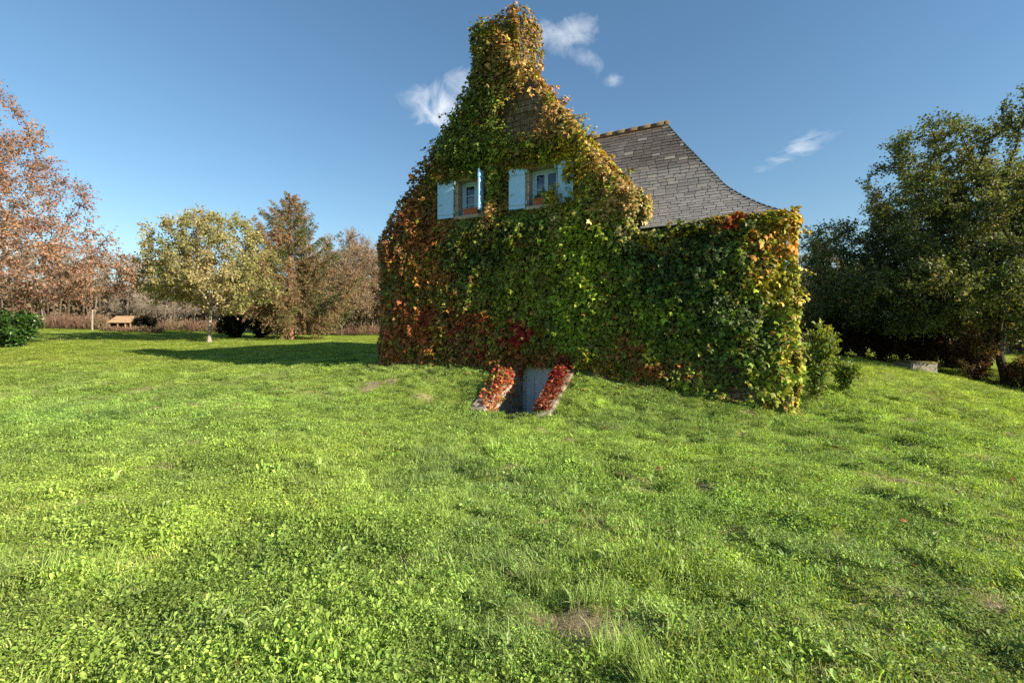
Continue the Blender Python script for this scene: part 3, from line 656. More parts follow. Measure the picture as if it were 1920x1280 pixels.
nf = 100000
u = rng.uniform(-.10, 10.86, nf); z = rng.uniform(.0, 9.7, nf)
gzb = ground_z(*hw(u, -.2, 0*u)[:, :2].T)
rag = .30*(fbm(u*1.6, z*1.6, 0, 31, 2)-.42)
edge_u = np.minimum(u, 10.6-u)
tt = top_of(np.clip(np.where(u < 3.6, u-.14, u), 0, 10.6))
keep = (z > gzb-.03) & (z < tt+np.where(u < 7.72, .17, -.08)+rag*np.where(u < 7.72, 1.3, .4)) & (np.where(u < 5, edge_u > .14-rag*.3, edge_u > -.12-rag*.8))
def inr(u, z, r, m=0): return (u > r[0]-m) & (u < r[1]+m) & (z > r[2]-m) & (z < r[3]+m)
hole = inr(u, z, (2.06, 3.62, 5.03, 6.10)) | inr(u, z, (4.32, 5.68, 5.02, 6.06)) | (inr(u, z, (5.6, 5.95, 5.0, 6.05)) & (rng.random(nf) < .985)) | inr(u, z, (PIT[0]-.02, PIT[1]+.02, -2, .98))
hole &= ~((z > 5.98) & (fbm(u*3, z*3, 0, 77, 2) > .52) & (z > 6.02))
sparse = np.clip(ell(u, z, *front(990, 218), .58, .62)*1.9+ell(u, z, *front(1010, 165), .25, .3)*1.1+ell(u, z, *front(1365, 690), .3, .16)*1.0+ell(u, z, *front(1385, 735), .5, .20)*1.2+ell(u, z, *front(1312, 470), .25, .3)*.6+ell(u, z, *front(1150, 300), .2, .3)*.7, 0, .97)
keep &= ~hole & (rng.random(nf) > sparse)
u, z = u[keep], z[keep]
lump = fbm(u*.95, z*.8, 0, 51, 2); lump2 = vn(u*3.1, z*2.4, 0, 52)
lump3 = vn(u*5.2, z*3.6, 0, 53); off = .03+.24*np.clip(lump*1.5-.35, 0, 1)+.10*lump2+.15*lump3**1.6+.22*rng.random(len(u))
off *= .55+.45*sstep(-.1, .9, np.minimum(np.minimum(u+.2, 10.9-u), 2))
wd = np.minimum.reduce([np.maximum(np.maximum(r[0]-u, u-r[1]), np.maximum(r[2]-z, z-r[3])) for r in ((2.06,3.62,4.99,6.1), (4.32,6.1,4.97,6.09), (PIT[0],PIT[1],-1,.95))])
off *= .3+.7*sstep(0, .45, wd)
ivy_add(u, -off, z, OUT3, np.clip(.088*np.exp(rng.normal(0, .32, len(u))), .035, .17), off=off)
# right-hand corner wraps round into the sun, left corner likewise
n = 3600; z = rng.uniform(.1, 4.1, n); v = rng.uniform(-.1, 1.3, n); b = .04+.17*fbm(z*1.2, v*1.2, 0, 61, 2)+.07*rng.random(n); zg = ground_z(*hw(10.7+0*z, v, 0*z)[:, :2].T); k = z > zg
ivy_add((10.62+b)[k], v[k], z[k], U3*.9+OUT3*.4, rng.uniform(.06, .12, k.sum()), cu=10.75-.0*b[k], cz=z[k], off=b[k])
n = 1500; z = rng.uniform(.9, 4.5, n); v = rng.uniform(-.1, 1.2, n); b = .02+.10*fbm(z*1.2, v*1.2, 0, 62, 2)+.04*rng.random(n)
ivy_add(.12-b, v, z, -U3*.9+OUT3*.3, rng.uniform(.08, .13, n), cu=0*b+.15, cz=z, off=b)
# chimney
n = 2500; u = rng.uniform(3.28, 4.70, n); z = rng.uniform(8.3, 10.2+.0, n); top = 9.92+.25*(fbm(u*3, u*0, 0, 71, 2)-.15)*(.4+.6*sstep(3.6, 4.6, u)); k = z < top+rng.uniform(-.1, .15, n)
b = .05+.22*fbm(u*2, z*2, 0, 72, 2)+.08*rng.random(n)+.08*sstep(9.5, 9.9, z); ivy_add(u[k]+.0, -.04-b[k], z[k], OUT3, rng.uniform(.07, .13, k.sum()), off=b[k])
n = 1300; v = rng.uniform(-.1, 1.05, n); z = rng.uniform(7.9, 10.25, n); b = .04+.2*fbm(v*2, z*2, 0, 73, 2)*(1+.4*sstep(9.3, 9.9, z))+.05*rng.random(n); k = rng.random(n) < .35+.65*sstep(.55, .9, v)+.5*sstep(9.4, 9.8, z)+.3*sstep(8.9, 8.3, z)
ivy_add(4.63+b[k]*.85, v[k], z[k], U3, rng.uniform(.06, .11, k.sum()), cu=front(985, 120)[0]+0*b[k], cz=np.where(z[k] > 9.2, front(985, 60)[1], front(990, 130)[1]), off=b[k])
n = 700; u = rng.uniform(3.4, 4.68, n); v = rng.uniform(-.1, 1, n); z = 9.93+.26*rng.random(n)**1.6*(.4+1.1*sstep(3.7, 4.5, u)); ivy_add(u, v, z, Z3, rng.uniform(.06, .11, n), cu=u, cz=z*0+9.9, off=v*0+.1)
n = 800; z = rng.uniform(8.4, 10.15, n); v = rng.uniform(-.1, .95, n); b = .03+.16*fbm(z*2, v*2, 0, 74, 2)+.10*sstep(9.5, 9.9, z); ivy_add(3.42-b, v, z, -U3, rng.uniform(.07, .12, n), cu=3.35+0*b, cz=z, off=b)
# verges of the gable: a thick roll of leaves over both edges
n = 3600; t = rng.uniform(0, 1, n); side = rng.random(n) < .58
u = np.where(side, 4.7+t*3.05, .0+t*3.3); z = top_of(u)-np.where(side, 0, .10); bul = .02+.24*fbm(u*1.5, side*9., 0, 81, 2)*rng.random(n); nn = np.where(side[:, None], norm(U3*.8+Z3*.6), norm(-U3*.8+Z3*.6))
v = rng.uniform(-.15, .75, n)*np.where(side, 1, .7); p = nn*bul[:, None]
ivy_add(u+np.where(side, .8, -.8)*bul, v, z+.6*bul, nn, rng.uniform(.07, .13, n), cu=u, cz=z-.15, off=bul)
n = 900; z = rng.uniform(4.15, 4.95, n); v = rng.uniform(-.2, .5, n); ivy_add(7.72+.18*rng.random(n), v, z, U3*.7+OUT3*.5, rng.uniform(.07, .12, n), cu=0*z+front(1200, 400)[0], cz=z, off=z*0+.1)
# fringe along the wing eave
n = 1500; u = rng.uniform(7.8, 10.75, n); z = 3.98+.13*rng.random(n)*fbm(u*2, u*0, 0, 91, 2)*2*sstep(7.6, 9.5, u)+.05*rng.random(n); ivy_add(u, VE-.02-.14*rng.random(n), z, OUT3*.6+Z3*.5, rng.uniform(.07, .13, n), cu=u, cz=0*z+4.14, off=z*0+.15)
n = 260; z = 3.95+.36*rng.random(n)**1.5; ivy_add(10.5+.35*rng.random(n), -.2+.5*rng.random(n), z, U3*.5+OUT3*.6, rng.uniform(.08, .14, n), cu=0*z+10.7, cz=0*z+3.9, off=z*0+.2)
# sprigs hanging in front of the right shutter and below the right window
for (cx, cy, rx, ry, n, c) in ((1043, 378, .22, .30, 190, None), (1071, 318, .10, .25, 90, None), (1042, 425, .20, .33, 170, None), (927, 396, .14, .3, 90, None), (968, 325, .05, .05, 3, None)):
    cu, cz = front(cx, cy); uu = cu+rng.normal(0, rx*.55, n); zz = cz+rng.normal(0, ry*.55, n); ivy_add(uu, -.20-.12*rng.random(n), zz, OUT3, rng.uniform(.07, .13, n), off=uu*0+.28)
# loose shoots springing from corners, verges, eave and chimney
SHOOT = []
def shoot(u0, v0, z0, du, dv, dz, cu, cz):
    L = rng.uniform(.18, .46); m = 9; t = np.linspace(0, 1, m); d = norm(A([du, dv, dz])+rng.normal(0, .35, 3)); c = A([u0, v0, z0])+d*L*t[:, None]+A([0, -.02, -.22*L])*(t**2)[:, None]*2
    SHOOT.append(hM(c)); q = rng.integers(1, m, 13); j = c[q]+rng.normal(0, .025, (13, 3)); ivy_add(j[:, 0], j[:, 1], j[:, 2], norm(U3*d[0]+OUT3*(.4-d[1])+Z3*.4), rng.uniform(.05, .105, 13), cu=np.full(13, cu), cz=np.full(13, cz), off=np.full(13, .3))
for k in range(15): z_ = rng.uniform(.9, 4.1); shoot(10.66, rng.uniform(-.2, .3), z_, .8, -.4, .2, 10.72, z_)
for k in range(34): u_ = rng.uniform(4.7, 7.6); shoot(u_+.08, rng.uniform(-.2, .3), float(top_of(u_))+.1, .6, -.2, .7, u_, float(top_of(u_))-.2)
for k in range(16): u_ = rng.uniform(.3, 3.2); shoot(u_, rng.uniform(-.25, .1), float(top_of(u_-.14))+.02, -.5, -.3, .5, u_, float(top_of(u_))-.2)
for k in range(26): u_ = rng.uniform(8.3, 10.7); shoot(u_, -.35, 4.0, .1, -.5, .55, u_, 4.1)
for k in range(18): shoot(rng.uniform(3.5, 4.75), rng.uniform(-.2, .5), 10.0, rng.normal(0, .5), -.2, .8, 4.3, 9.9)
for k in range(90):
    u_ = rng.uniform(.5, 10.4); z_ = rng.uniform(1.4, 6.5)
    if z_ < float(top_of(u_))-.3 and not (2.0 < u_ < 6.2 and 4.9 < z_ < 6.6): shoot(u_, -.30, z_, .1, -.7, .1, u_, z_)
POS, NRM, UU, ZZ, SZ, OFFS = [np.concatenate(x) for x in (POS, NRM, UU, ZZ, SZ, OFFS)]
n = len(POS); nr = norm(NRM*1.0+rng.normal(0, .55, (n, 3))+Z3*.75); tip = norm(-Z3*1.0+rng.normal(0, .5, (n, 3))+NRM*.65)
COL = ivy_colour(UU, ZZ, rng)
score = SZ/POS[:, 1]*(.4+OFFS*3)*(OFFS > .15); order = np.argsort(-score); big = order[:300]; small = order[300:]
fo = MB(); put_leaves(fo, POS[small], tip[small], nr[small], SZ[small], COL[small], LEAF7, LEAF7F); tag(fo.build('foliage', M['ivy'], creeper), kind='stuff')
lm = MB(); lm.add(LEAF7, LEAF7F); leaf_mesh = lm.mesh('leaf'); leaf_mesh.materials.append(M['ivy_one'])
def one_leaf(p, t, nn, s, c, parent):
    x, y, z = frames(t[None], nn[None]); o = link('leaf', leaf_mesh, None, parent); R = np.stack([x[0], y[0], z[0]], 1)*s
    o.matrix_basis = Matrix([[*R[i], p[i]] for i in range(3)]+[[0, 0, 0, 1]]); o.color = (*c, 1)
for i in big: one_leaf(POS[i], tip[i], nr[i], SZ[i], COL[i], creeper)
# woody stems
st = MB(); sp = MB()
for k in range(46):
    u0 = rng.uniform(.2, 10.5); zt = float(top_of(u0))*rng.uniform(.7, .98); nseg = 26; t = np.linspace(0, 1, nseg); zb = .3
    uu = u0+np.cumsum(rng.normal(0, .06, nseg)); zz = zb+(zt-zb)*t
    ok = ~(inr(uu, zz, (2.0, 3.7, 4.85, 6.2)) | inr(uu, zz, (4.3, 6.15, 4.85, 6.2)) | inr(uu, zz, (PIT[0]-.1, PIT[1]+.1, -1, 1.1)))
    P = hw(np.clip(uu, .05, 10.5), -.035-.02*rng.random(nseg), zz); r = np.linspace(.028, .007, nseg)*rng.uniform(.5, 1)
    s = np.where(ok[:-1] & ok[1:] & (zz[1:] < top_of(uu[1:])))[0]; d = norm(np.gradient(P, axis=0))
    if len(s): tubes(st, P[s], P[s+1], r[s], r[s+1], d[s], d[s+1], 5)
for k in range(60):                                                 # bare stems on the sunny side of the chimney and verge
    v0 = rng.uniform(0, .6); nseg = 14; zz = np.linspace(rng.uniform(7.9, 8.6), rng.uniform(9.2, 10.1), nseg); vv = v0+np.cumsum(rng.normal(0, .025, nseg)); P = hw(4.65+.03*rng.random(nseg), vv, zz); chain(sp, P, .010, .004, 4)
for k in range(90):
    ua = rng.uniform(4.8, 7.5); nseg = 8; uu = ua+np.linspace(0, rng.uniform(.3, .9), nseg); uu = np.minimum(uu, 7.7); P = hw(uu, rng.uniform(-.15, .3)+np.cumsum(rng.normal(0, .03, nseg)), top_of(uu-.02)+.05+np.cumsum(rng.normal(0, .03, nseg))); chain(sp, P, .008, .004, 4)
for k in range(26):
    cu, cz = front(1000, 215); nseg = 12; zz = np.linspace(cz-.9, cz+.8, nseg); uu = cu+rng.uniform(-.5, .45)+np.cumsum(rng.normal(0, .035, nseg)); chain(sp, hw(uu, -.06-.02*rng.random(nseg), zz), .010, .004, 4)
for P in SHOOT: chain(st, P, .006, .0025, 4)
st.build('stems', M['vine'], creeper, True); sp.build('bare_stems', M['pale_vine'], creeper, True)

# red creepers trailing over the two wing walls
def trailing(name, label, ufun, n, zin, zout, pal, spread, side, seed):
    rng = np.random.default_rng(seed); o = empty(name, Vector(hw(ufun, -.3, 1.0))); tag(o, label, 'climbing plant')
    t = rng.random(n); v = -.02-t*1.9; zt = zin+(zout-zin)*t; lat = rng.normal(0, spread, n); clump = fbm(v*2.2, lat*3, 0, seed, 2); k = clump+rng.normal(0, .1, n) > .45
    hang = np.maximum(0, lat*side-.10)
    u = ufun+np.where(hang > 0, side*(.10+.06*rng.random(n)), lat); z = zt+.05+.13*rng.random(n)*clump*1.6-hang*2.2
    P = hw(u, v, z)[k]; nn = norm(rng.normal(0, .45, (k.sum(), 3))+Z3*.8+OUT3*.5+U3*side*.3); tp = norm(-Z3*.6+OUT3*.4+rng.normal(0, .6, (k.sum(), 3)))
    col = pick(pal, fbm(v*2.5, lat*4, 0, seed+3, 2)[k]*1.3-.15+rng.normal(0, .18, k.sum()), rng, .2); sz = rng.uniform(.05, .105, k.sum())
    f = MB(); put_leaves(f, P, tp, nn, sz, col, LEAF7, LEAF7F); tag(f.build('foliage', M['leaf'], o), kind='stuff')
    s = MB()
    for q in range(14): vv = np.linspace(-.02, -rng.uniform(.8, 1.9), 12); uu = ufun+rng.uniform(-.12, .12)+np.cumsum(rng.normal(0, .02, 12)); chain(s, hw(uu, vv, zin+(zout-zin)*(-vv/1.9)+.04+.02*rng.random(12)), .008, .003, 4)
    s.build('stems', M['vine'], o, True)
trailing('trailing_creeper', 'orange and red creeper spilling down the left wing wall of the cellar', 4.62, 2200, 1.12, .13, [RUST*1.3, ORANGE*1.3, RED*1.6, TAN*1.2, YEL], .15, 1, 5)
trailing('trailing_creeper', 'thick crimson creeper covering the right wing wall of the cellar', 6.02, 2900, 1.26, .11, [RED*.9, RED*1.2, RUST*1.2, A([.26,.10,.07]), A([.30,.16,.11])], .12, -1, 6)

# ------------------------------------------------------------------ things on and by the house
def planter(wi, u0, u1, z, label, plants):
    o = empty('window_box', Vector(hw((u0+u1)/2, -.06, z))); tag(o, label, 'planter')
    b = MB(); d0, d1 = -.17, .03; t = .018
    P = lambda ins, zz, fl: [(u0+ins-fl, d0+ins-fl, zz), (u1-ins+fl, d0+ins-fl, zz), (u1-ins+fl, d1-ins+fl, zz), (u0+ins-fl, d1-ins+fl, zz)]
    R = [P(.02, z, 0), P(0, z+.13, 0), P(-.01, z+.13, 0), P(-.01, z+.165, 0), P(t, z+.165, 0), P(t+.01, z+.12, 0)]
    V = A(R, float).reshape(-1, 3); f = [(k*4+j, k*4+(j+1) % 4, (k+1)*4+(j+1) % 4, (k+1)*4+j) for k in range(5) for j in range(4)]
    b.add(hM(V), f); b.build('trough', M['terra'], o)
    s = MB(); s.add(hM(A(P(t, z+.135, 0))), [(0, 1, 2, 3)]); s.build('soil', M['earth'], o)
    if plants:
        rng = np.random.default_rng(3); pl = MB(); n = 420; uu = rng.uniform(u0, u1, n); h = .20*rng.random(n)*(.5+vn(uu*9, 0*uu, 0, 2)); put_leaves(pl, hw(uu, -.08+rng.normal(0, .05, n), z+.14+h), norm(rdir(n, rng)+Z3*.5), norm(rdir(n, rng)*.6+Z3+OUT3*.5), rng.uniform(.03, .055, n), pick([(.04,.10,.03),(.09,.17,.05),(.14,.22,.07)], rng.random(n), rng))
        pl.build('plant', M['leaf'], o)
planter(0, 2.98, 3.44, 5.026, 'terracotta window box standing empty on the sill of the left window', False)
planter(1, 5.06, 5.50, 5.026, 'terracotta window box with low green plants on the right window sill', True)
pk = MB(); pu = front(892, 683)[0]; pz = gz(*hw(pu, -.28, 0.)[:2])+.03; pk.box((pu-.24, -.36, pz), (pu+.2, -.22, pz+.055), hM); o = pk.build('plank', M['terra']); tag(o, 'short red-brown plank lying in the grass left of the cellar', 'plank')
bv = o.modifiers.new('b', 'BEVEL'); bv.width = .008
def rock(name, c, size, mat_, parent=None, seed=0, sub=2, rough=.12, flat=False):
    rng = np.random.default_rng(seed); bm = bmesh.new(); bmesh.ops.create_cube(bm, size=1); bmesh.ops.bevel(bm, geom=bm.edges[:], offset=.04 if flat else .10, segments=2, affect='EDGES'); bmesh.ops.subdivide_edges(bm, edges=bm.edges[:], cuts=sub, use_grid_fill=True)
    V = A([v.co[:] for v in bm.verts]); d = (fbm(V[:, 0]*3+seed, V[:, 1]*3, V[:, 2]*3, seed, 3)-.5)*rough*2; V = V*(1+d[:, None]); 
    for v, p in zip(bm.verts, V): v.co = Vector(p*A(size)+A(c))
    me = bpy.data.meshes.new(name); bm.to_mesh(me); bm.free(); o = link(name, me, mat_, parent); me.polygons.foreach_set('use_smooth', np.full(len(me.polygons), not flat)); return o
b0 = at(1716, 17.2); blk = rock('stone_block', (0, 0, .13), (1.14, .7, .52), M['block'], None, 4, 3, .10, True); blk.location = b0; blk.rotation_euler = (0, .03, .18); tag(blk, 'squared grey stone block with a mossy top at the edge of the lawn', 'stone block')
ms = rock('moss_cap', (0, 0, .375), (1.16, .72, .10), M['moss'], None, 9, 3, .3); ms.parent = blk
hb = at(1571, 14.2, 0); heap = empty('rubble_heap', hb); tag(heap, 'small heap of pale rubble in the grass right of the corner shrub', 'rubble heap')
rr = np.random.default_rng(2)
for k in range(11):
    a = rr.uniform(0, 6.28); d = rr.uniform(0, .32); x, y = hb.x+math.cos(a)*d, hb.y+math.sin(a)*d*.7; s = rr.uniform(.10, .24); rock('stone', (x, y, gz(x, y)+.05+.14*(1-d/.34)), (s, s*rr.uniform(.6, 1), s*rr.uniform(.45, .8)), M['block'], heap, 20+k, 1, .3)

# ------------------------------------------------------------------ shrubs
def shrub(name, loc, r, h, label, stems, twigs, leaves, lsize, pal, seed, wm='bark', lm='leaf', sh=.4, cat='shrub', squash=1., leafmesh=(LEAF4, LEAF4F), low=.0):
    """several stems from the ground, twigs through the body, leaves on the twigs"""
    rng = np.random.default_rng(seed); o = empty(name, loc, world=False); tag(o, label, cat)
    wood = MB(); lv = MB(); n = 9; tips = []
    for k in range(stems):
        a = rng.uniform(0, 6.283); rad = r*math.sqrt(rng.random())*rng.uniform(.5, 1); hh = h*rng.uniform(.65, 1.05)*math.sqrt(max(.15, 1-(rad/r)**2*.75)); t = np.linspace(0, 1, n)[:, None]
        e = A([math.cos(a)*rad, math.sin(a)*rad*squash, hh]); P = t*e*A([1, 1, 0])**1+Z3*(hh*t**.8)+np.cumsum(rng.normal(0, .02*h/1.5, (n, 3)), 0)*t; P[:, :2] = (t*e[:2]); P[:, :2] += np.cumsum(rng.normal(0, .025*r, (n, 2)), 0)*t
        chain(wood, P, .010*h+.006, .004, 5); tips.append(P)
    T = A(tips); q = rng.integers(0, stems, twigs); w = low+(1-low)*rng.random(twigs)**.7; i = np.minimum((w*(n-1)).astype(int), n-2); f = (w*(n-1)-i)[:, None]; p0 = T[q, i]*(1-f)+T[q, i+1]*f
    td = norm(rdir(twigs, rng)+Z3*.25+norm(p0*A([1, 1, .3])+1e-6)*.5); tl = sh*r*rng.uniform(.3, 1, twigs)*(1-.55*w); p1 = p0+td*tl[:, None]; p1[:, 2] = np.maximum(p1[:, 2], .02)
    tubes(wood, p0, p1, np.full(twigs, .005), np.full(twigs, .002), sides=3)
    q = rng.integers(0, twigs, leaves); lp = p0[q]+(p1-p0)[q]*rng.uniform(.2, 1.05, leaves)[:, None]+rng.normal(0, lsize*.4, (leaves, 3)); lp[:, 2] = np.maximum(lp[:, 2], .02)
    kk = fbm(lp[:, 0]*2.5, lp[:, 1]*2.5, lp[:, 2]*2.5, seed, 2)*1.3-.15+rng.normal(0, .15, leaves)
    put_leaves(lv, lp, norm(td[q]*.6+rdir(leaves, rng)*.8), norm(rdir(leaves, rng)*.7+Z3*.7), lsize*rng.uniform(.6, 1.3, leaves), pick(pal, kk, rng), *leafmesh)
    wood.build('stems', M[wm], o, True); lv.build('foliage', M[lm], o); return o
def hloc(u, v): p = hw(u, v, 0.); return Vector((p[0], p[1], gz(p[0], p[1])-.02))
LG = [(.06,.12,.02),(.12,.19,.03),(.20,.26,.05),(.24,.22,.07)]
shrub('corner_shrub', hloc(11.2, .45), .46, 1.7, 'loose light green shrub growing against the sunlit right corner of the house', 16, 420, 2300, .085, LG, 31, sh=.55)
shrub('corner_shrub', hloc(11.75, 1.3), .4, .8, 'low leafy sucker growth behind the sunlit corner shrub', 10, 220, 900, .08, LG, 32, sh=.6)
shrub('wall_shrub', hloc(-.12, 1.1), .34, 2.2, 'dark evergreen shrub clipped close to the left corner of the house', 16, 700, 5200, .075, [(.012,.03,.012),(.02,.05,.018),(.035,.07,.022)], 33, lm='gloss_leaf')
shrub('laurel_bush', at(26, 23), 1.25, 1.75, 'rounded glossy green laurel bush at the left edge of the lawn', 40, 1600, 9000, .13, [(.015,.04,.008),(.035,.085,.014),(.06,.13,.02)], 34, lm='gloss_leaf')
shrub('dark_bush', at(272, 39.5), 1.25, 1.3, 'low dark round bush beside the wooden shelter', 30, 1200, 9000, .11, [(.008,.009,.006),(.016,.016,.009),(.028,.024,.012)], 35)
shrub('dark_hedge_bush', at(440, 34.5), 1.35, 1.75, 'broad dark evergreen bush right of the maple trunk', 34, 1500, 12000, .11, [(.006,.009,.005),(.012,.018,.008),(.022,.032,.012)], 36, lm='needle')
shrub('dark_hedge_bush', at(488, 35.0), 1.2, 1.55, 'smaller dark evergreen bush left of the conifer trunk', 30, 1200, 9000, .11, [(.006,.009,.005),(.012,.018,.008),(.02,.026,.012)], 37, lm='needle')

# ------------------------------------------------------------------ trees
P_RUST = [(.18,.085,.07),(.26,.13,.10),(.31,.18,.12),(.36,.22,.13),(.26,.14,.12)]
tl = trunk_line(2.2, .35, (.02, 0), 1)
w_, c_ = broadleaf(41, tl, [(0,0,7.0,5.6,5.6,4.6),(1.8,0,4.3,6.6,6.4,2.5),(-.3,0,10.8,3.8,3.8,3.6)], 2000, .36, .011, 11000, 46000, .13, P_RUST, twl=.6, droop=.25, infl=4, leafmesh=(LEAF4, LEAF4F), thin=3.2)
plant_tree('rust_tree', at(-88, 24.0), w_, c_, M['bark'], M['leaf'], 'spreading rust-brown autumn tree at the left edge of the picture')
P_MAP = [(.13,.155,.045),(.20,.215,.065),(.28,.27,.095),(.34,.30,.13),(.38,.32,.16),(.33,.25,.12)]
tl = trunk_line(2.0, .3, (.01, 0), 2)
w_, c_ = broadleaf(42, tl, [(0,0,4.9,3.8,3.6,2.9),(-1.4,0,3.7,2.9,3,1.4),(1.9,0,3.5,3.0,3,1.8),(.4,0,6.3,2.8,2.6,1.7)], 1500, .28, .010, 8000, 30000, .14, P_MAP, twl=.42, droop=.3, infl=3)
plant_tree('maple_tree', at(393, 29), w_, c_, M['pale_bark'], M['leaf'], 'round yellow-green tree with a single pale trunk on the far lawn')
# conifer
def conifer(seed, H, R, pal, n_br=110, needles=80000):
    rng = np.random.default_rng(seed); wood, lv = MB(), MB(); n = 14; t = np.linspace(0, 1, n); P = np.c_[np.cumsum(rng.normal(0, .015, (n, 2)), 0), t*H]; chain(wood, P, .27, .03, 8)
    wood.add(*[np.zeros((0, 3)), np.zeros((0, 4), int)]) if False else None
    A0, A1, K, LN = [], [], [], []
    for k in range(n_br):
        h = .10+.88*((k+rng.random())/n_br)**.9; L = R*(1-h)**.88*rng.uniform(.62, 1.12)+.12; a = k*2.399+rng.normal(0, .3); hd = A([math.cos(a), math.sin(a), 0]); m = 9; q = np.linspace(0, 1, m)[:, None]
        rise = rng.uniform(.10, .30)+.55*h; B = A([0, 0, h*H])+hd*L*q+Z3*L*(rise*q-.35*(1-h)*q*(1-q)*2+.12*q*q); B += np.cumsum(rng.normal(0, .02, (m, 3)), 0); chain(wood, B, .018+.022*(1-h), .006, 4)
        ns = int(10+16*L); w = rng.random(ns)**.75; i = np.minimum((w*(m-1)).astype(int), m-2); f = (w*(m-1)-i)[:, None]; p0 = B[i]*(1-f)+B[i+1]*f
        side = norm(np.cross(hd, Z3))*np.sign(rng.normal(size=(ns, 1))); td = norm(hd*.7+side*.8*rng.random((ns, 1))+rng.normal(0, .25, (ns, 3))+Z3*rng.uniform(-.75, .12, (ns, 1))); ln = L*.34*(1.1-w)*rng.uniform(.6, 1.2, ns)+.16
        A0.append(p0); A1.append(p0+td*ln[:, None]); K.append(np.full(ns, vn(A([k*.37]), A([h*5]), 0, seed)[0])); LN.append(ln)
    A0, A1, K, LN = [np.concatenate(x) for x in (A0, A1, K, LN)]; tubes(wood, A0, A1, np.full(len(A0), .006), np.full(len(A0), .002), sides=3)
    q = rng.choice(len(A0), needles, p=LN/LN.sum()); t = rng.random(needles)[:, None]; d = norm(A1-A0)[q]; lp = A0[q]+(A1-A0)[q]*t; tp = norm(d*.6+rdir(needles, rng)*.8-Z3*.35)
    cl = fbm(lp[:, 0]*.9, lp[:, 1]*.9, lp[:, 2]*.9, seed+1, 2); kk = K[q]*.55+cl*.8-.2+rng.normal(0, .1, needles)
    put_leaves(lv, lp, tp, rdir(needles, rng), rng.uniform(.09, .19, needles), pick(pal, kk, rng, .22), LEAF4*A([.42, 1, 1]), LEAF4F); return wood, lv
w_, c_ = conifer(43, 10.0, 5.6, [(.05,.085,.025),(.085,.115,.035),(.15,.14,.055),(.22,.15,.075),(.30,.19,.11),(.26,.145,.09)])
plant_tree('conifer_tree', at(545, 33), w_, c_, M['red_bark'], M['needle'], 'tall browning conifer with green patches standing right of the maple')
# bare trees of the wood behind
P_DRY = [(.22,.15,.11),(.30,.21,.15),(.36,.26,.17),(.27,.23,.13)]
def bare(seed, H, R, leaves, twigs=5200, forks=0):
    tl = trunk_line(H*.2, .4, (.05, 0), seed)
    return broadleaf(seed, tl, [(0,0,H*.58,R,R,H*.42),(0,0,H*.34,R*.95,R*.95,H*.2)], 900, .42, .012, twigs, leaves, .11, P_DRY, twl=.75, droop=-.2, infl=4, up=.12, sides=5, thin=3.5, twr=.65)
w_, c_ = bare(51, 9.4, 3.8, 34000, 10000); B1 = plant_tree('bare_tree', at(640, 43), w_, c_, M['bark'], M['leaf'], 'tallest leafless tan tree just right of the conifer', group='leafless trees behind the lawn')
w_, c_ = bare(52, 8.4, 4.2, 34000, 10000); B2 = plant_tree('bare_tree', at(697, 45), w_, c_, M['bark'], M['leaf'], 'leafless brown tree nearest to the left edge of the house', group='leafless trees behind the lawn')
w_, c_ = bare(53, 7.6, 3.0, 2500, 6000); B3 = plant_tree('bare_tree', at(318, 45), w_, c_, M['pale_bark'], M['leaf'], 'forked leafless tree with pale trunk left of the maple', group='leafless trees behind the lawn')
copy_tree(B3, at(235, 52), 2.1, 1.05, 'thin leafless tree rising behind the wooden shelter'); copy_tree(B1, at(600, 48), 2.7, .82, 'leafless tree half hidden behind the conifer')
copy_tree(B2, at(672, 50), 1.1, 1.05, 'leafless tree standing back between the tallest bare tree and the house'); copy_tree(B3, at(150, 56), 4.0, 1.1, 'leafless tree seen through the lower boughs of the rust tree')
copy_tree(B2, at(60, 52), 3.3, 1.0, 'leafless tree behind the laurel bush at far left'); copy_tree(B3, at(345, 58), .7, .95, 'small leafless tree showing past the left side of the maple crown')
copy_tree(B2, at(732, 47), 4.2, 1.0, 'leafless tree almost hidden behind the left house corner')
copy_tree(B1, at(470, 52), .4, .8, 'leafless tree behind the gap between maple and conifer')
# oaks on the right
P_OAK = [(.044,.068,.028),(.075,.108,.038),(.112,.15,.048),(.155,.18,.055),(.24,.205,.07)]
tl = trunk_line(1.7, .3, (-.1, 0), 4)
w_, c_ = broadleaf(61, tl, [(0,0,5.2,3.6,3.6,2.6),(-1.4,-.3,3.2,4.2,4,1.9),(-.5,0,8.4,2.0,2.2,2.2),(-3.0,0,5.6,1.7,2.0,1.6),(2.2,0,7.2,1.9,2,1.8)], 1900, .33, .013, 8200, 66000, .11, P_OAK, twl=.5, droop=.1, infl=3.2)
plant_tree('oak_tree', at(1752, 20.5), w_, c_, M['dark_bark'], M['leaf'], 'tall dark oak standing directly behind the stone block')
tl = trunk_line(1.5, .3, (-.25, 0), 6)
w_, c_ = broadleaf(62, tl, [(0,0,5.4,3.8,3.8,2.6),(-1.2,0,3.5,4.2,4,1.6),(.4,0,8.3,2.3,2.4,2.4),(-2.4,0,6.4,1.8,2,1.7),(2.6,0,6.6,2,2,2)], 1900, .33, .015, 8200, 64000, .11, P_OAK, twl=.5, droop=.1, infl=3.2)
OAKB = plant_tree('oak_tree', at(1893, 17.6), w_, c_, M['dark_bark'], M['leaf'], 'thick leaning oak at the right edge of the picture')
tl = trunk_line(1.4, .3, (.02, 0), 8)
w_, c_ = broadleaf(63, tl, [(0,0,4.2,3.3,3.3,3.1),(0,0,2.6,3.2,3.2,1.8)], 900, .33, .012, 4200, 26000, .115, P_OAK, twl=.5, droop=.15, infl=3.2)
OAKC = plant_tree('oak_tree', at(1618, 23), w_, c_, M['dark_bark'], M['leaf'], 'smaller dark oak between the house and the tall oak')
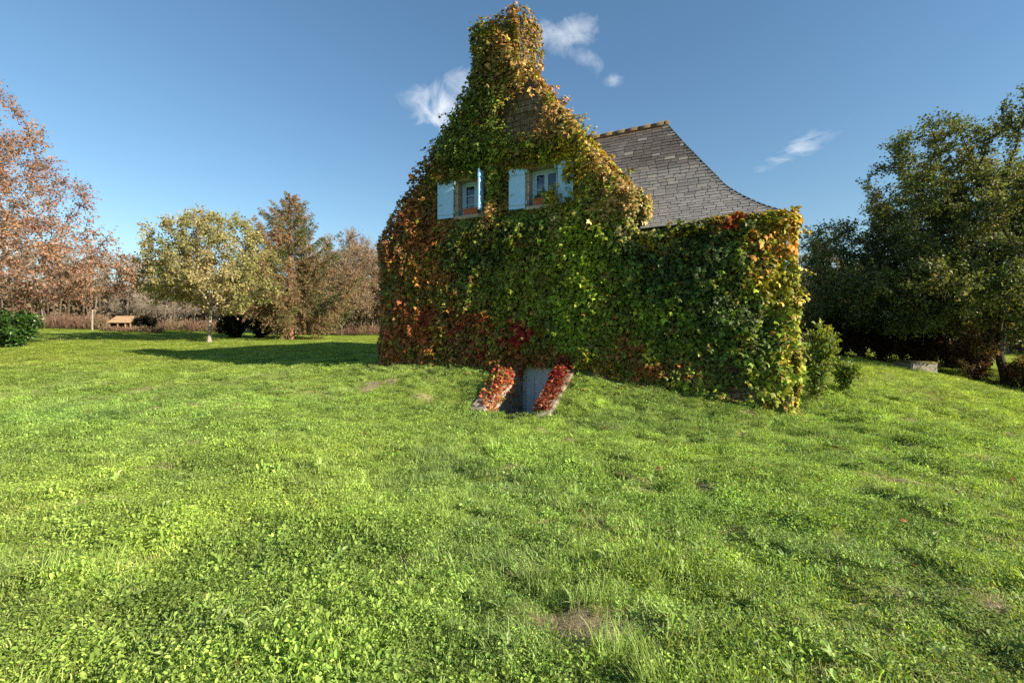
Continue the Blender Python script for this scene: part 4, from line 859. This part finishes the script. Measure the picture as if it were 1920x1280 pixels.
copy_tree(OAKC, at(2090, 19), 2, 1.35, 'dark oak added beyond the right edge of the view to shade the oaks')  # extra oak off frame, added only for its shade
copy_tree(B2, at(1530, 36), .9, .85, 'thin olive tree showing between the right house corner and the oaks')
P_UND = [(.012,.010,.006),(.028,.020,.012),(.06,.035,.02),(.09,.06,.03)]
for k, (px, Z, r, h, lab) in enumerate([(1690, 25, 2.2, 2.6, 'dark bush deep in the shade behind the stone block'), (1800, 23, 2.2, 2.8, 'dark bush deep in the shade behind the brambles'), (1545, 25, 1.8, 2.6, 'dark bush furthest back beside the house corner'), (1612, 23.4, 1.9, 2.5, 'dark bush under the small oak crown'), (1782, 21, 1.6, 2.2, 'dark bush between the two large oak trunks'), (1575, 21.5, 1.5, 2.3, 'dark undergrowth bush nearest the house below the small oak'), (1650, 21.0, 1.5, 2.2, 'dark undergrowth bush left of the stone block'), (1730, 19.8, 1.4, 2.0, 'dark undergrowth bush right behind the stone block'),
                                        (1835, 17.9, 1.15, 1.7, 'brown bramble bush between the stone block and the leaning oak'), (1935, 16.9, 1.2, 1.3, 'low bramble at the foot of the leaning oak')]):
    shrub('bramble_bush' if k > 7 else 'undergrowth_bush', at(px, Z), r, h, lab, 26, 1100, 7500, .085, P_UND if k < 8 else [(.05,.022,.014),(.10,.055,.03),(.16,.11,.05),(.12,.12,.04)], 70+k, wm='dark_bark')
# wood in the distance: one mass
rng = np.random.default_rng(90); wd = MB(); n = 60000; a = rng.uniform(-1.25, 1.25, n); d = rng.uniform(66, 84, n); x, y = np.sin(a)*d, np.cos(a)*d
hh = 3.0+3.6*fbm(a*14, a*0, 0, 91, 3); z = ground_z(x, y)+hh*rng.random(n)**.8
put_leaves(wd, np.stack([x, y, z], 1), rdir(n, rng), rdir(n, rng), rng.uniform(.35, .8, n), pick([(.05,.045,.03),(.12,.09,.06),(.20,.15,.10),(.10,.11,.05)], fbm(a*20, z*.3, 0, 92, 2)*1.2-.1, rng))
nt_ = 900; a = rng.uniform(-1.25, 1.25, nt_); d = rng.uniform(64, 78, nt_); x, y = np.sin(a)*d, np.cos(a)*d; z = ground_z(x, y); p0 = np.stack([x, y, z-.2], 1); p1 = p0+np.stack([rng.normal(0, .6, nt_), rng.normal(0, .6, nt_), rng.uniform(4, 7.5, nt_)], 1)
tubes(wd, p0, p1, np.full(nt_, .10), np.full(nt_, .02), sides=4, col=(.15, .12, .09))
tag(wd.build('distant_wood', M['leaf']), 'hazy brown wood closing the view far behind the lawn', 'wood', kind='stuff')
# dry brush along the far edge of the lawn
def brush(name, label, spans, n, pal, seed):
    rng = np.random.default_rng(seed); mb = MB(); P0, P1, C = [], [], []
    for (x0, x1, Z0, Z1, h, w) in spans:
        m = int(n*w); px = rng.uniform(x0, x1, m); Z = rng.uniform(Z0, Z1, m); x = (px-960)/FPX*Z; hgt = h*rng.uniform(.35, 1.1, m)*(.6+.8*vn(px*.06, Z, 0, seed)); p = np.stack([x, Z, ground_z(x, Z)-.03], 1); P0.append(p); P1.append(p+np.stack([rng.normal(0, .22, m)*h, rng.normal(0, .22, m)*h, hgt], 1)); C.append(fbm(px*.05, Z*.6, 0, seed+1, 2))
    P0, P1, C = [np.concatenate(q) for q in (P0, P1, C)]; c = pick(pal, C*1.2-.1, rng); m = len(P0); d = norm(P1-P0); L = np.linalg.norm(P1-P0, axis=1)
    put_leaves(mb, P0, d, rdir(m, rng), L, c, LEAF4*A([.02, 1, .1]), LEAF4F)
    k = rng.integers(0, m, m*3); put_leaves(mb, P0[k]+(P1-P0)[k]*rng.uniform(.3, 1, (m*3, 1)), norm(d[k]+rdir(m*3, rng)*.7), rdir(m*3, rng), rng.uniform(.12, .3, m*3), c[k], LEAF4*A([.3, 1, 1]), LEAF4F)
    tag(mb.build(name, M['leaf']), label, 'dry brush', kind='stuff')
brush('dry_brush', 'reddish dry brush and reeds along the far edge of the lawn', [(60,200,41,45,1.1,.22),(195,300,44,47,.9,.10),(190,305,37.6,38.6,.42,.06),(300,420,42,48,.9,.2),(500,735,42,47,.8,.26)], 9000, [(.13,.075,.055),(.22,.13,.10),(.20,.15,.09),(.28,.19,.13)], 95)

# wooden shelter by the far hedge
hl = at(235, 39.5); hut = empty('wooden_shelter', hl); tag(hut, 'small open wooden shelter with sunlit plank roof at the far hedge', 'shelter')
HS = .74
def lb(mb, lo, hi): mb.box(lo, hi, lambda v: v*HS+A(hl))
rw = 2.6/9
for k in range(9):
    p = MB(); x0 = -1.3+k*rw; p.add(A([(x0,-.9,.95),(x0+rw-.015,-.9,.95),(x0+rw-.015,.35,1.72),(x0,.35,1.72),(x0,-.9,1.0),(x0+rw-.015,-.9,1.0),(x0+rw-.015,.35,1.77),(x0,.35,1.77)])*HS+A(hl), [(0,3,2,1),(4,5,6,7),(0,1,5,4),(1,2,6,5),(2,3,7,6),(3,0,4,7)]); p.build('plank', M['wood_sun'], hut)
for x0 in (-1.15, -.25, .6, 1.15): p = MB(); lb(p, (x0-.05, -.78, 0), (x0+.05, -.68, 1.0)); p.build('post', M['wood_sun'], hut)
p = MB(); lb(p, (-1.25, .2, 0), (1.25, .28, 1.6)); p.build('back_wall', M['wood_shade'], hut)
p = MB(); lb(p, (-1.25, -.6, 0), (-1.19, .2, 1.1)); p.build('side_wall', M['wood_shade'], hut)
p = MB(); pl = at(173, 39.5); chain(p, [tuple(pl), (pl.x, pl.y, pl.z+.7), (pl.x+.02, pl.y, pl.z+1.75)], .07, .06, 8); tag(p.build('fence_post', M['pale_bark']), 'pale wooden post standing in the brush left of the shelter', 'post')

# ------------------------------------------------------------------ lawn plants: uncountable, instanced by geometry nodes
TPL = bpy.data.collections.new('lawn_clumps')
def blades(mb, n, R, h, w, rng, col, lean=.5, seg=3):
    a = rng.uniform(0, 6.283, n); rad = R*np.sqrt(rng.random(n)); p = np.stack([np.cos(a)*rad, np.sin(a)*rad, 0*a], 1); b = rng.uniform(0, 6.283, n); d = np.stack([np.cos(b), np.sin(b), 0*b], 1); s = np.cross(d, Z3); H = h*rng.uniform(.45, 1.15, n); ln = lean*rng.uniform(.2, 1.4, n); V = []
    for t in np.linspace(0, 1, seg+1):
        c = p+d*(H*ln*t**1.7)[:, None]+Z3*(H*(t-.35*ln*t*t))[:, None]; ww = (w*(1-t**1.6)+.0004)*.5; V += [c-s*ww, c+s*ww]
    V = np.stack(V, 1); k = 2*(seg+1); f = np.concatenate([A([(2*i, 2*i+1, 2*i+3, 2*i+2)]) for i in range(seg)]); c = pick(col, rng.random(n), rng, .15)
    mb.add(V.reshape(-1, 3), (f[None]+(np.arange(n)*k)[:, None, None]).reshape(-1, 4), np.repeat(c, k, 0))
ROUND = A([(0,0,0),(-.42,.28,.10),(-.40,.72,.10),(0,.95,.02),(.40,.72,.10),(.42,.28,.10),(0,.5,-.03)], float); ROUNDF = A([(6,1,0),(6,2,1),(6,3,2),(6,4,3),(6,5,4),(6,0,5)])
def herbs(mb, n, R, h, size, rng, col):
    a = rng.uniform(0, 6.283, n); rad = R*np.sqrt(rng.random(n)); z = h*(.25+.75*rng.random(n)); p = np.stack([np.cos(a)*rad, np.sin(a)*rad, z], 1); tip = norm(rdir(n, rng)*A([1, 1, .35])); nm = norm(rdir(n, rng)*.5+Z3)
    put_leaves(mb, p, tip, nm, size*np.exp(rng.normal(0, .35, n)), pick(col, rng.random(n)*.6+.4*z/h, rng, .2), ROUND*A([rng.uniform(.6, 1), 1, 1]), ROUNDF)
GC = [(.11,.19,.04),(.25,.355,.07),(.37,.47,.10)]; GG = [(.19,.28,.065),(.33,.43,.11),(.46,.52,.19)]; GD = [(.44,.36,.20),(.38,.32,.16),(.28,.28,.10)]
trg = np.random.default_rng(101)
def tpl(i, fn):
    mb = MB(); fn(mb); me = mb.mesh('clump_%d' % i); me.materials.append(M['grass']); o = bpy.data.objects.new('clump_%d' % i, me); TPL.objects.link(o)
def T0(mb): herbs(mb, 60, .15, .04, .012, trg, GC); herbs(mb, 65, .15, .042, .0145, trg, GC); blades(mb, 45, .15, .045, .0045, trg, GG, 1.0)
def T1(mb): herbs(mb, 65, .15, .05, .017, trg, GC); herbs(mb, 60, .15, .045, .013, trg, GC); blades(mb, 40, .15, .05, .0045, trg, GG, 1.0)
def T2(mb): blades(mb, 95, .15, .045, .0062, trg, GG, 1.1); herbs(mb, 60, .15, .034, .013, trg, GC)
def T3(mb): blades(mb, 100, .09, .095, .0046, trg, GG, 1.1, 4); herbs(mb, 25, .12, .03, .013, trg, GC)
def T4(mb): blades(mb, 75, .15, .034, .0062, trg, GG, 1.2); blades(mb, 26, .15, .035, .0035, trg, GD, 1.4); herbs(mb, 30, .15, .028, .012, trg, GC); herbs(mb, 1, .14, .025, .022, trg, [(.22,.12,.06),(.36,.22,.10)])
def T5(mb):
    n = 11; a = np.arange(n)*6.283/n+trg.normal(0, .2, n); d = np.stack([np.cos(a), np.sin(a), .35+.3*trg.random(n)], 1); put_leaves(mb, np.zeros((n, 3))+Z3*.015, norm(d), np.tile(Z3, (n, 1))+trg.normal(0, .2, (n, 3)), trg.uniform(.05, .10, n), pick([(.20,.30,.07),(.36,.42,.16)], trg.random(n), trg), A([(0,0,0),(-.07,.3,.02),(-.15,.68,.05),(0,1,-.12),(.15,.68,.05),(.07,.3,.02),(0,.55,.02)], float), ROUNDF)
def T6(mb): blades(mb, 70, .17, .03, .004, trg, GD, 2.0); blades(mb, 14, .15, .04, .004, trg, GG)
for i, fn in enumerate((T0, T1, T2, T3, T4, T5, T6)): tpl(i, fn)
def scatter(name, label, cat, X, Y, idx, sc, rot, tint, sink=.012):
    me = bpy.data.meshes.new(name); n = len(X); me.vertices.add(n); Zc = ground_z(X, Y)-sink; me.vertices.foreach_set('co', np.stack([X, Y, Zc], 1).astype(np.float32).ravel())
    e = .08; dzx = (ground_z(X+e, Y)-ground_z(X-e, Y))/(2*e); dzy = (ground_z(X, Y+e)-ground_z(X, Y-e))/(2*e)
    rot = np.stack([np.arctan(dzy), -np.arctan(dzx), rot], 1)
    for nm, ty, key, val in (('idx', 'INT', 'value', idx.astype(np.int32)), ('sc', 'FLOAT_VECTOR', 'vector', sc.astype(np.float32).ravel()), ('rot', 'FLOAT_VECTOR', 'vector', rot.astype(np.float32).ravel()), ('tint', 'FLOAT_COLOR', 'color', np.c_[tint, np.ones(n)].astype(np.float32).ravel())):
        at_ = me.attributes.new(nm, ty, 'POINT'); at_.data.foreach_set(key, val)
    o = link(name, me); tag(o, label, cat, kind='stuff')
    ng = bpy.data.node_groups.get('scatter_clumps')
    if ng is None:
        ng = bpy.data.node_groups.new('scatter_clumps', 'GeometryNodeTree'); ng.interface.new_socket('Geometry', in_out='INPUT', socket_type='NodeSocketGeometry'); ng.interface.new_socket('Geometry', in_out='OUTPUT', socket_type='NodeSocketGeometry')
        gi, go = ng.nodes.new('NodeGroupInput'), ng.nodes.new('NodeGroupOutput'); iop = ng.nodes.new('GeometryNodeInstanceOnPoints'); ci = ng.nodes.new('GeometryNodeCollectionInfo')
        ci.inputs['Collection'].default_value = TPL; ci.inputs['Separate Children'].default_value = True; ci.inputs['Reset Children'].default_value = True; iop.inputs['Pick Instance'].default_value = True
        def na(nm, ty): q = ng.nodes.new('GeometryNodeInputNamedAttribute'); q.data_type = ty; q.inputs['Name'].default_value = nm; return q.outputs['Attribute']
        L = ng.links; L.new(gi.outputs[0], iop.inputs['Points']); L.new(ci.outputs[0], iop.inputs['Instance']); L.new(na('idx', 'INT'), iop.inputs['Instance Index']); L.new(na('sc', 'FLOAT_VECTOR'), iop.inputs['Scale'])
        er = ng.nodes.new('FunctionNodeEulerToRotation'); L.new(na('rot', 'FLOAT_VECTOR'), er.inputs[0]); L.new(er.outputs[0], iop.inputs['Rotation']); L.new(iop.outputs[0], go.inputs[0])
    md = o.modifiers.new('scatter', 'NODES'); md.node_group = ng; return o
rng = np.random.default_rng(111); X, Y, D = [], [], []
for (y0, y1, dens) in ((.6, 4, 165), (4, 7, 120), (7, 11, 78), (11, 17, 42), (17, 28, 23), (28, 46, 9)):
    area = (1.25*(y1**2-y0**2)+5*(y1-y0)); n = int(area*dens); n2 = n*2; yy = rng.uniform(y0, y1, n2); xx = rng.uniform(-1.25*y1-2.5, 1.25*y1+2.5, n2); k = np.abs(xx) < 1.25*yy+2.5; X.append(xx[k]); Y.append(yy[k])
X, Y = np.concatenate(X), np.concatenate(Y); u, v = to_uv(X, Y)
inside = (u > -.05) & (u < 10.65) & (v > -.08) & (v < 9.3)
pit = (u > PIT[0]-.45) & (u < PIT[1]+.37) & (v > PIT[2]-.05) & (v < 1)
so = soil_mask(X, Y); k = ~inside & ~pit & (rng.random(len(X)) > so*.88) & ~((Y > 13) & (X > 4) & (u < 10.6) & (v > 0)); X, Y, u, v, so = X[k], Y[k], u[k], v[k], so[k]
n = len(X); d = np.hypot(X, Y); f1 = fbm(X*.6, Y*.6, 0, 120, 3)+.10*sstep(1.5, -2, X-.2*Y); f2 = fbm(X*1.3, Y*1.3, 0, 121, 3); r1 = rng.random(n)
idx = np.where(f1 > .53, np.where(f2 > .52, 1, 0), np.where(f2 > .5, 2, 4)); idx = np.where(r1 < .45, rng.integers(0, 5, n), idx); idx = np.where(idx == 3, 2, idx)
tuft = (fbm(X*.9+7, Y*.9, 0, 122, 2) > .60) & (f1 < .56) & (rng.random(n) < .2) & (d < 16); idx = np.where(tuft, 3, idx); idx = np.where((rng.random(n) < .03), 5, idx); idx = np.where((so > .25) & (rng.random(n) < .7), 6, idx)
hs = .65+.9*fbm(X*2.1, Y*2.1, 0, 124, 2)*(.6+.8*vn(X*.8, Y*.8, 0, 125)); grow = 1+.75*sstep(6, 30, d); low = 1-.35*sstep(9, 25, d)
s0 = rng.uniform(.8, 1.2, n); sc = np.stack([s0*grow, s0*grow, s0*hs*low*1.1*np.exp(rng.normal(0, .3, n))], 1)
pa = fbm(X*.22, Y*.22, 0, 130, 3); pb = fbm(X*1.1, Y*1.1, 0, 131, 2)
tint = np.stack([.92+.30*(pa-.5)+.52*(pb-.5), .98+.08*(pa-.5)+.50*(pb-.5), 1.0-.2*(pa-.5)+.3*(pb-.5)], 1); far = sstep(10, 28, d)[:, None]; tint = tint*(1-far)+far*(tint*.4+.6*A([1.08, 1.0, .80])); tint *= np.exp(rng.normal(0, .22, (n, 1)))
rot = rng.uniform(0, 6.283, n)
isg = (idx == 2) | (idx == 3) | (idx == 4) | (idx == 6)
for mk, nm, lab, ct in ((isg, 'grass', 'bright green meadow grass and tufts covering the lawn', 'grass'), (~isg, 'clover', 'broad-leaved clover and weeds growing through the lawn', 'ground cover')):
    scatter(nm, lab, ct, X[mk], Y[mk], idx[mk], sc[mk], rot[mk], np.clip(tint[mk], .3, 2))
# taller fringe where the mower misses: along the walls
t = np.random.default_rng(140); n = 420; uu = t.uniform(-.6, 11, n); vv = -.14-np.abs(t.normal(0, .16, n)); k = ~((uu > 4.2) & (uu < 6.4)); P = hw(uu, vv, 0*uu)[k]; n = len(P)
scatter('grass', 'ragged fringe of longer grass at the foot of the house wall', 'grass', P[:, 0], P[:, 1], t.choice([2, 3, 0, 1, 6], n), np.stack([t.uniform(.6, 1, n)]*2+[t.uniform(.6, 1.2, n)], 1), t.uniform(0, 6.28, n), np.exp(t.normal(0, .15, (n, 1)))*A([1, 1, .9]))

# fallen creeper leaves at the foot of the wall and here and there on the lawn
t = np.random.default_rng(150); n1_, n2_ = 700, 260; uu = np.r_[t.uniform(-.4, 11.1, n1_), t.uniform(-4, 14, n2_)]; vv = np.r_[-.12-np.abs(t.normal(0, .35, n1_)), -t.uniform(.3, 7, n2_)]; k = ~((uu > 4.25) & (uu < 6.3) & (vv > -2.05)); P = hw(uu, vv, 0*uu)[k]; P[:, 2] = ground_z(P[:, 0], P[:, 1])+.025+.02*t.random(len(P)); n = len(P)
fl = MB(); put_leaves(fl, P, norm(rdir(n, t)*A([1, 1, .25])), norm(rdir(n, t)*.5+Z3), t.uniform(.045, .09, n), pick([BROWN*1.6, RUST*1.4, TAN*1.3, ORANGE, RED], t.random(n), t, .25), LEAF7, LEAF7F)
tag(fl.build('fallen_leaves', M['leaf']), 'scattered brown and red fallen leaves in the grass below the creeper', 'fallen leaves', kind='stuff')
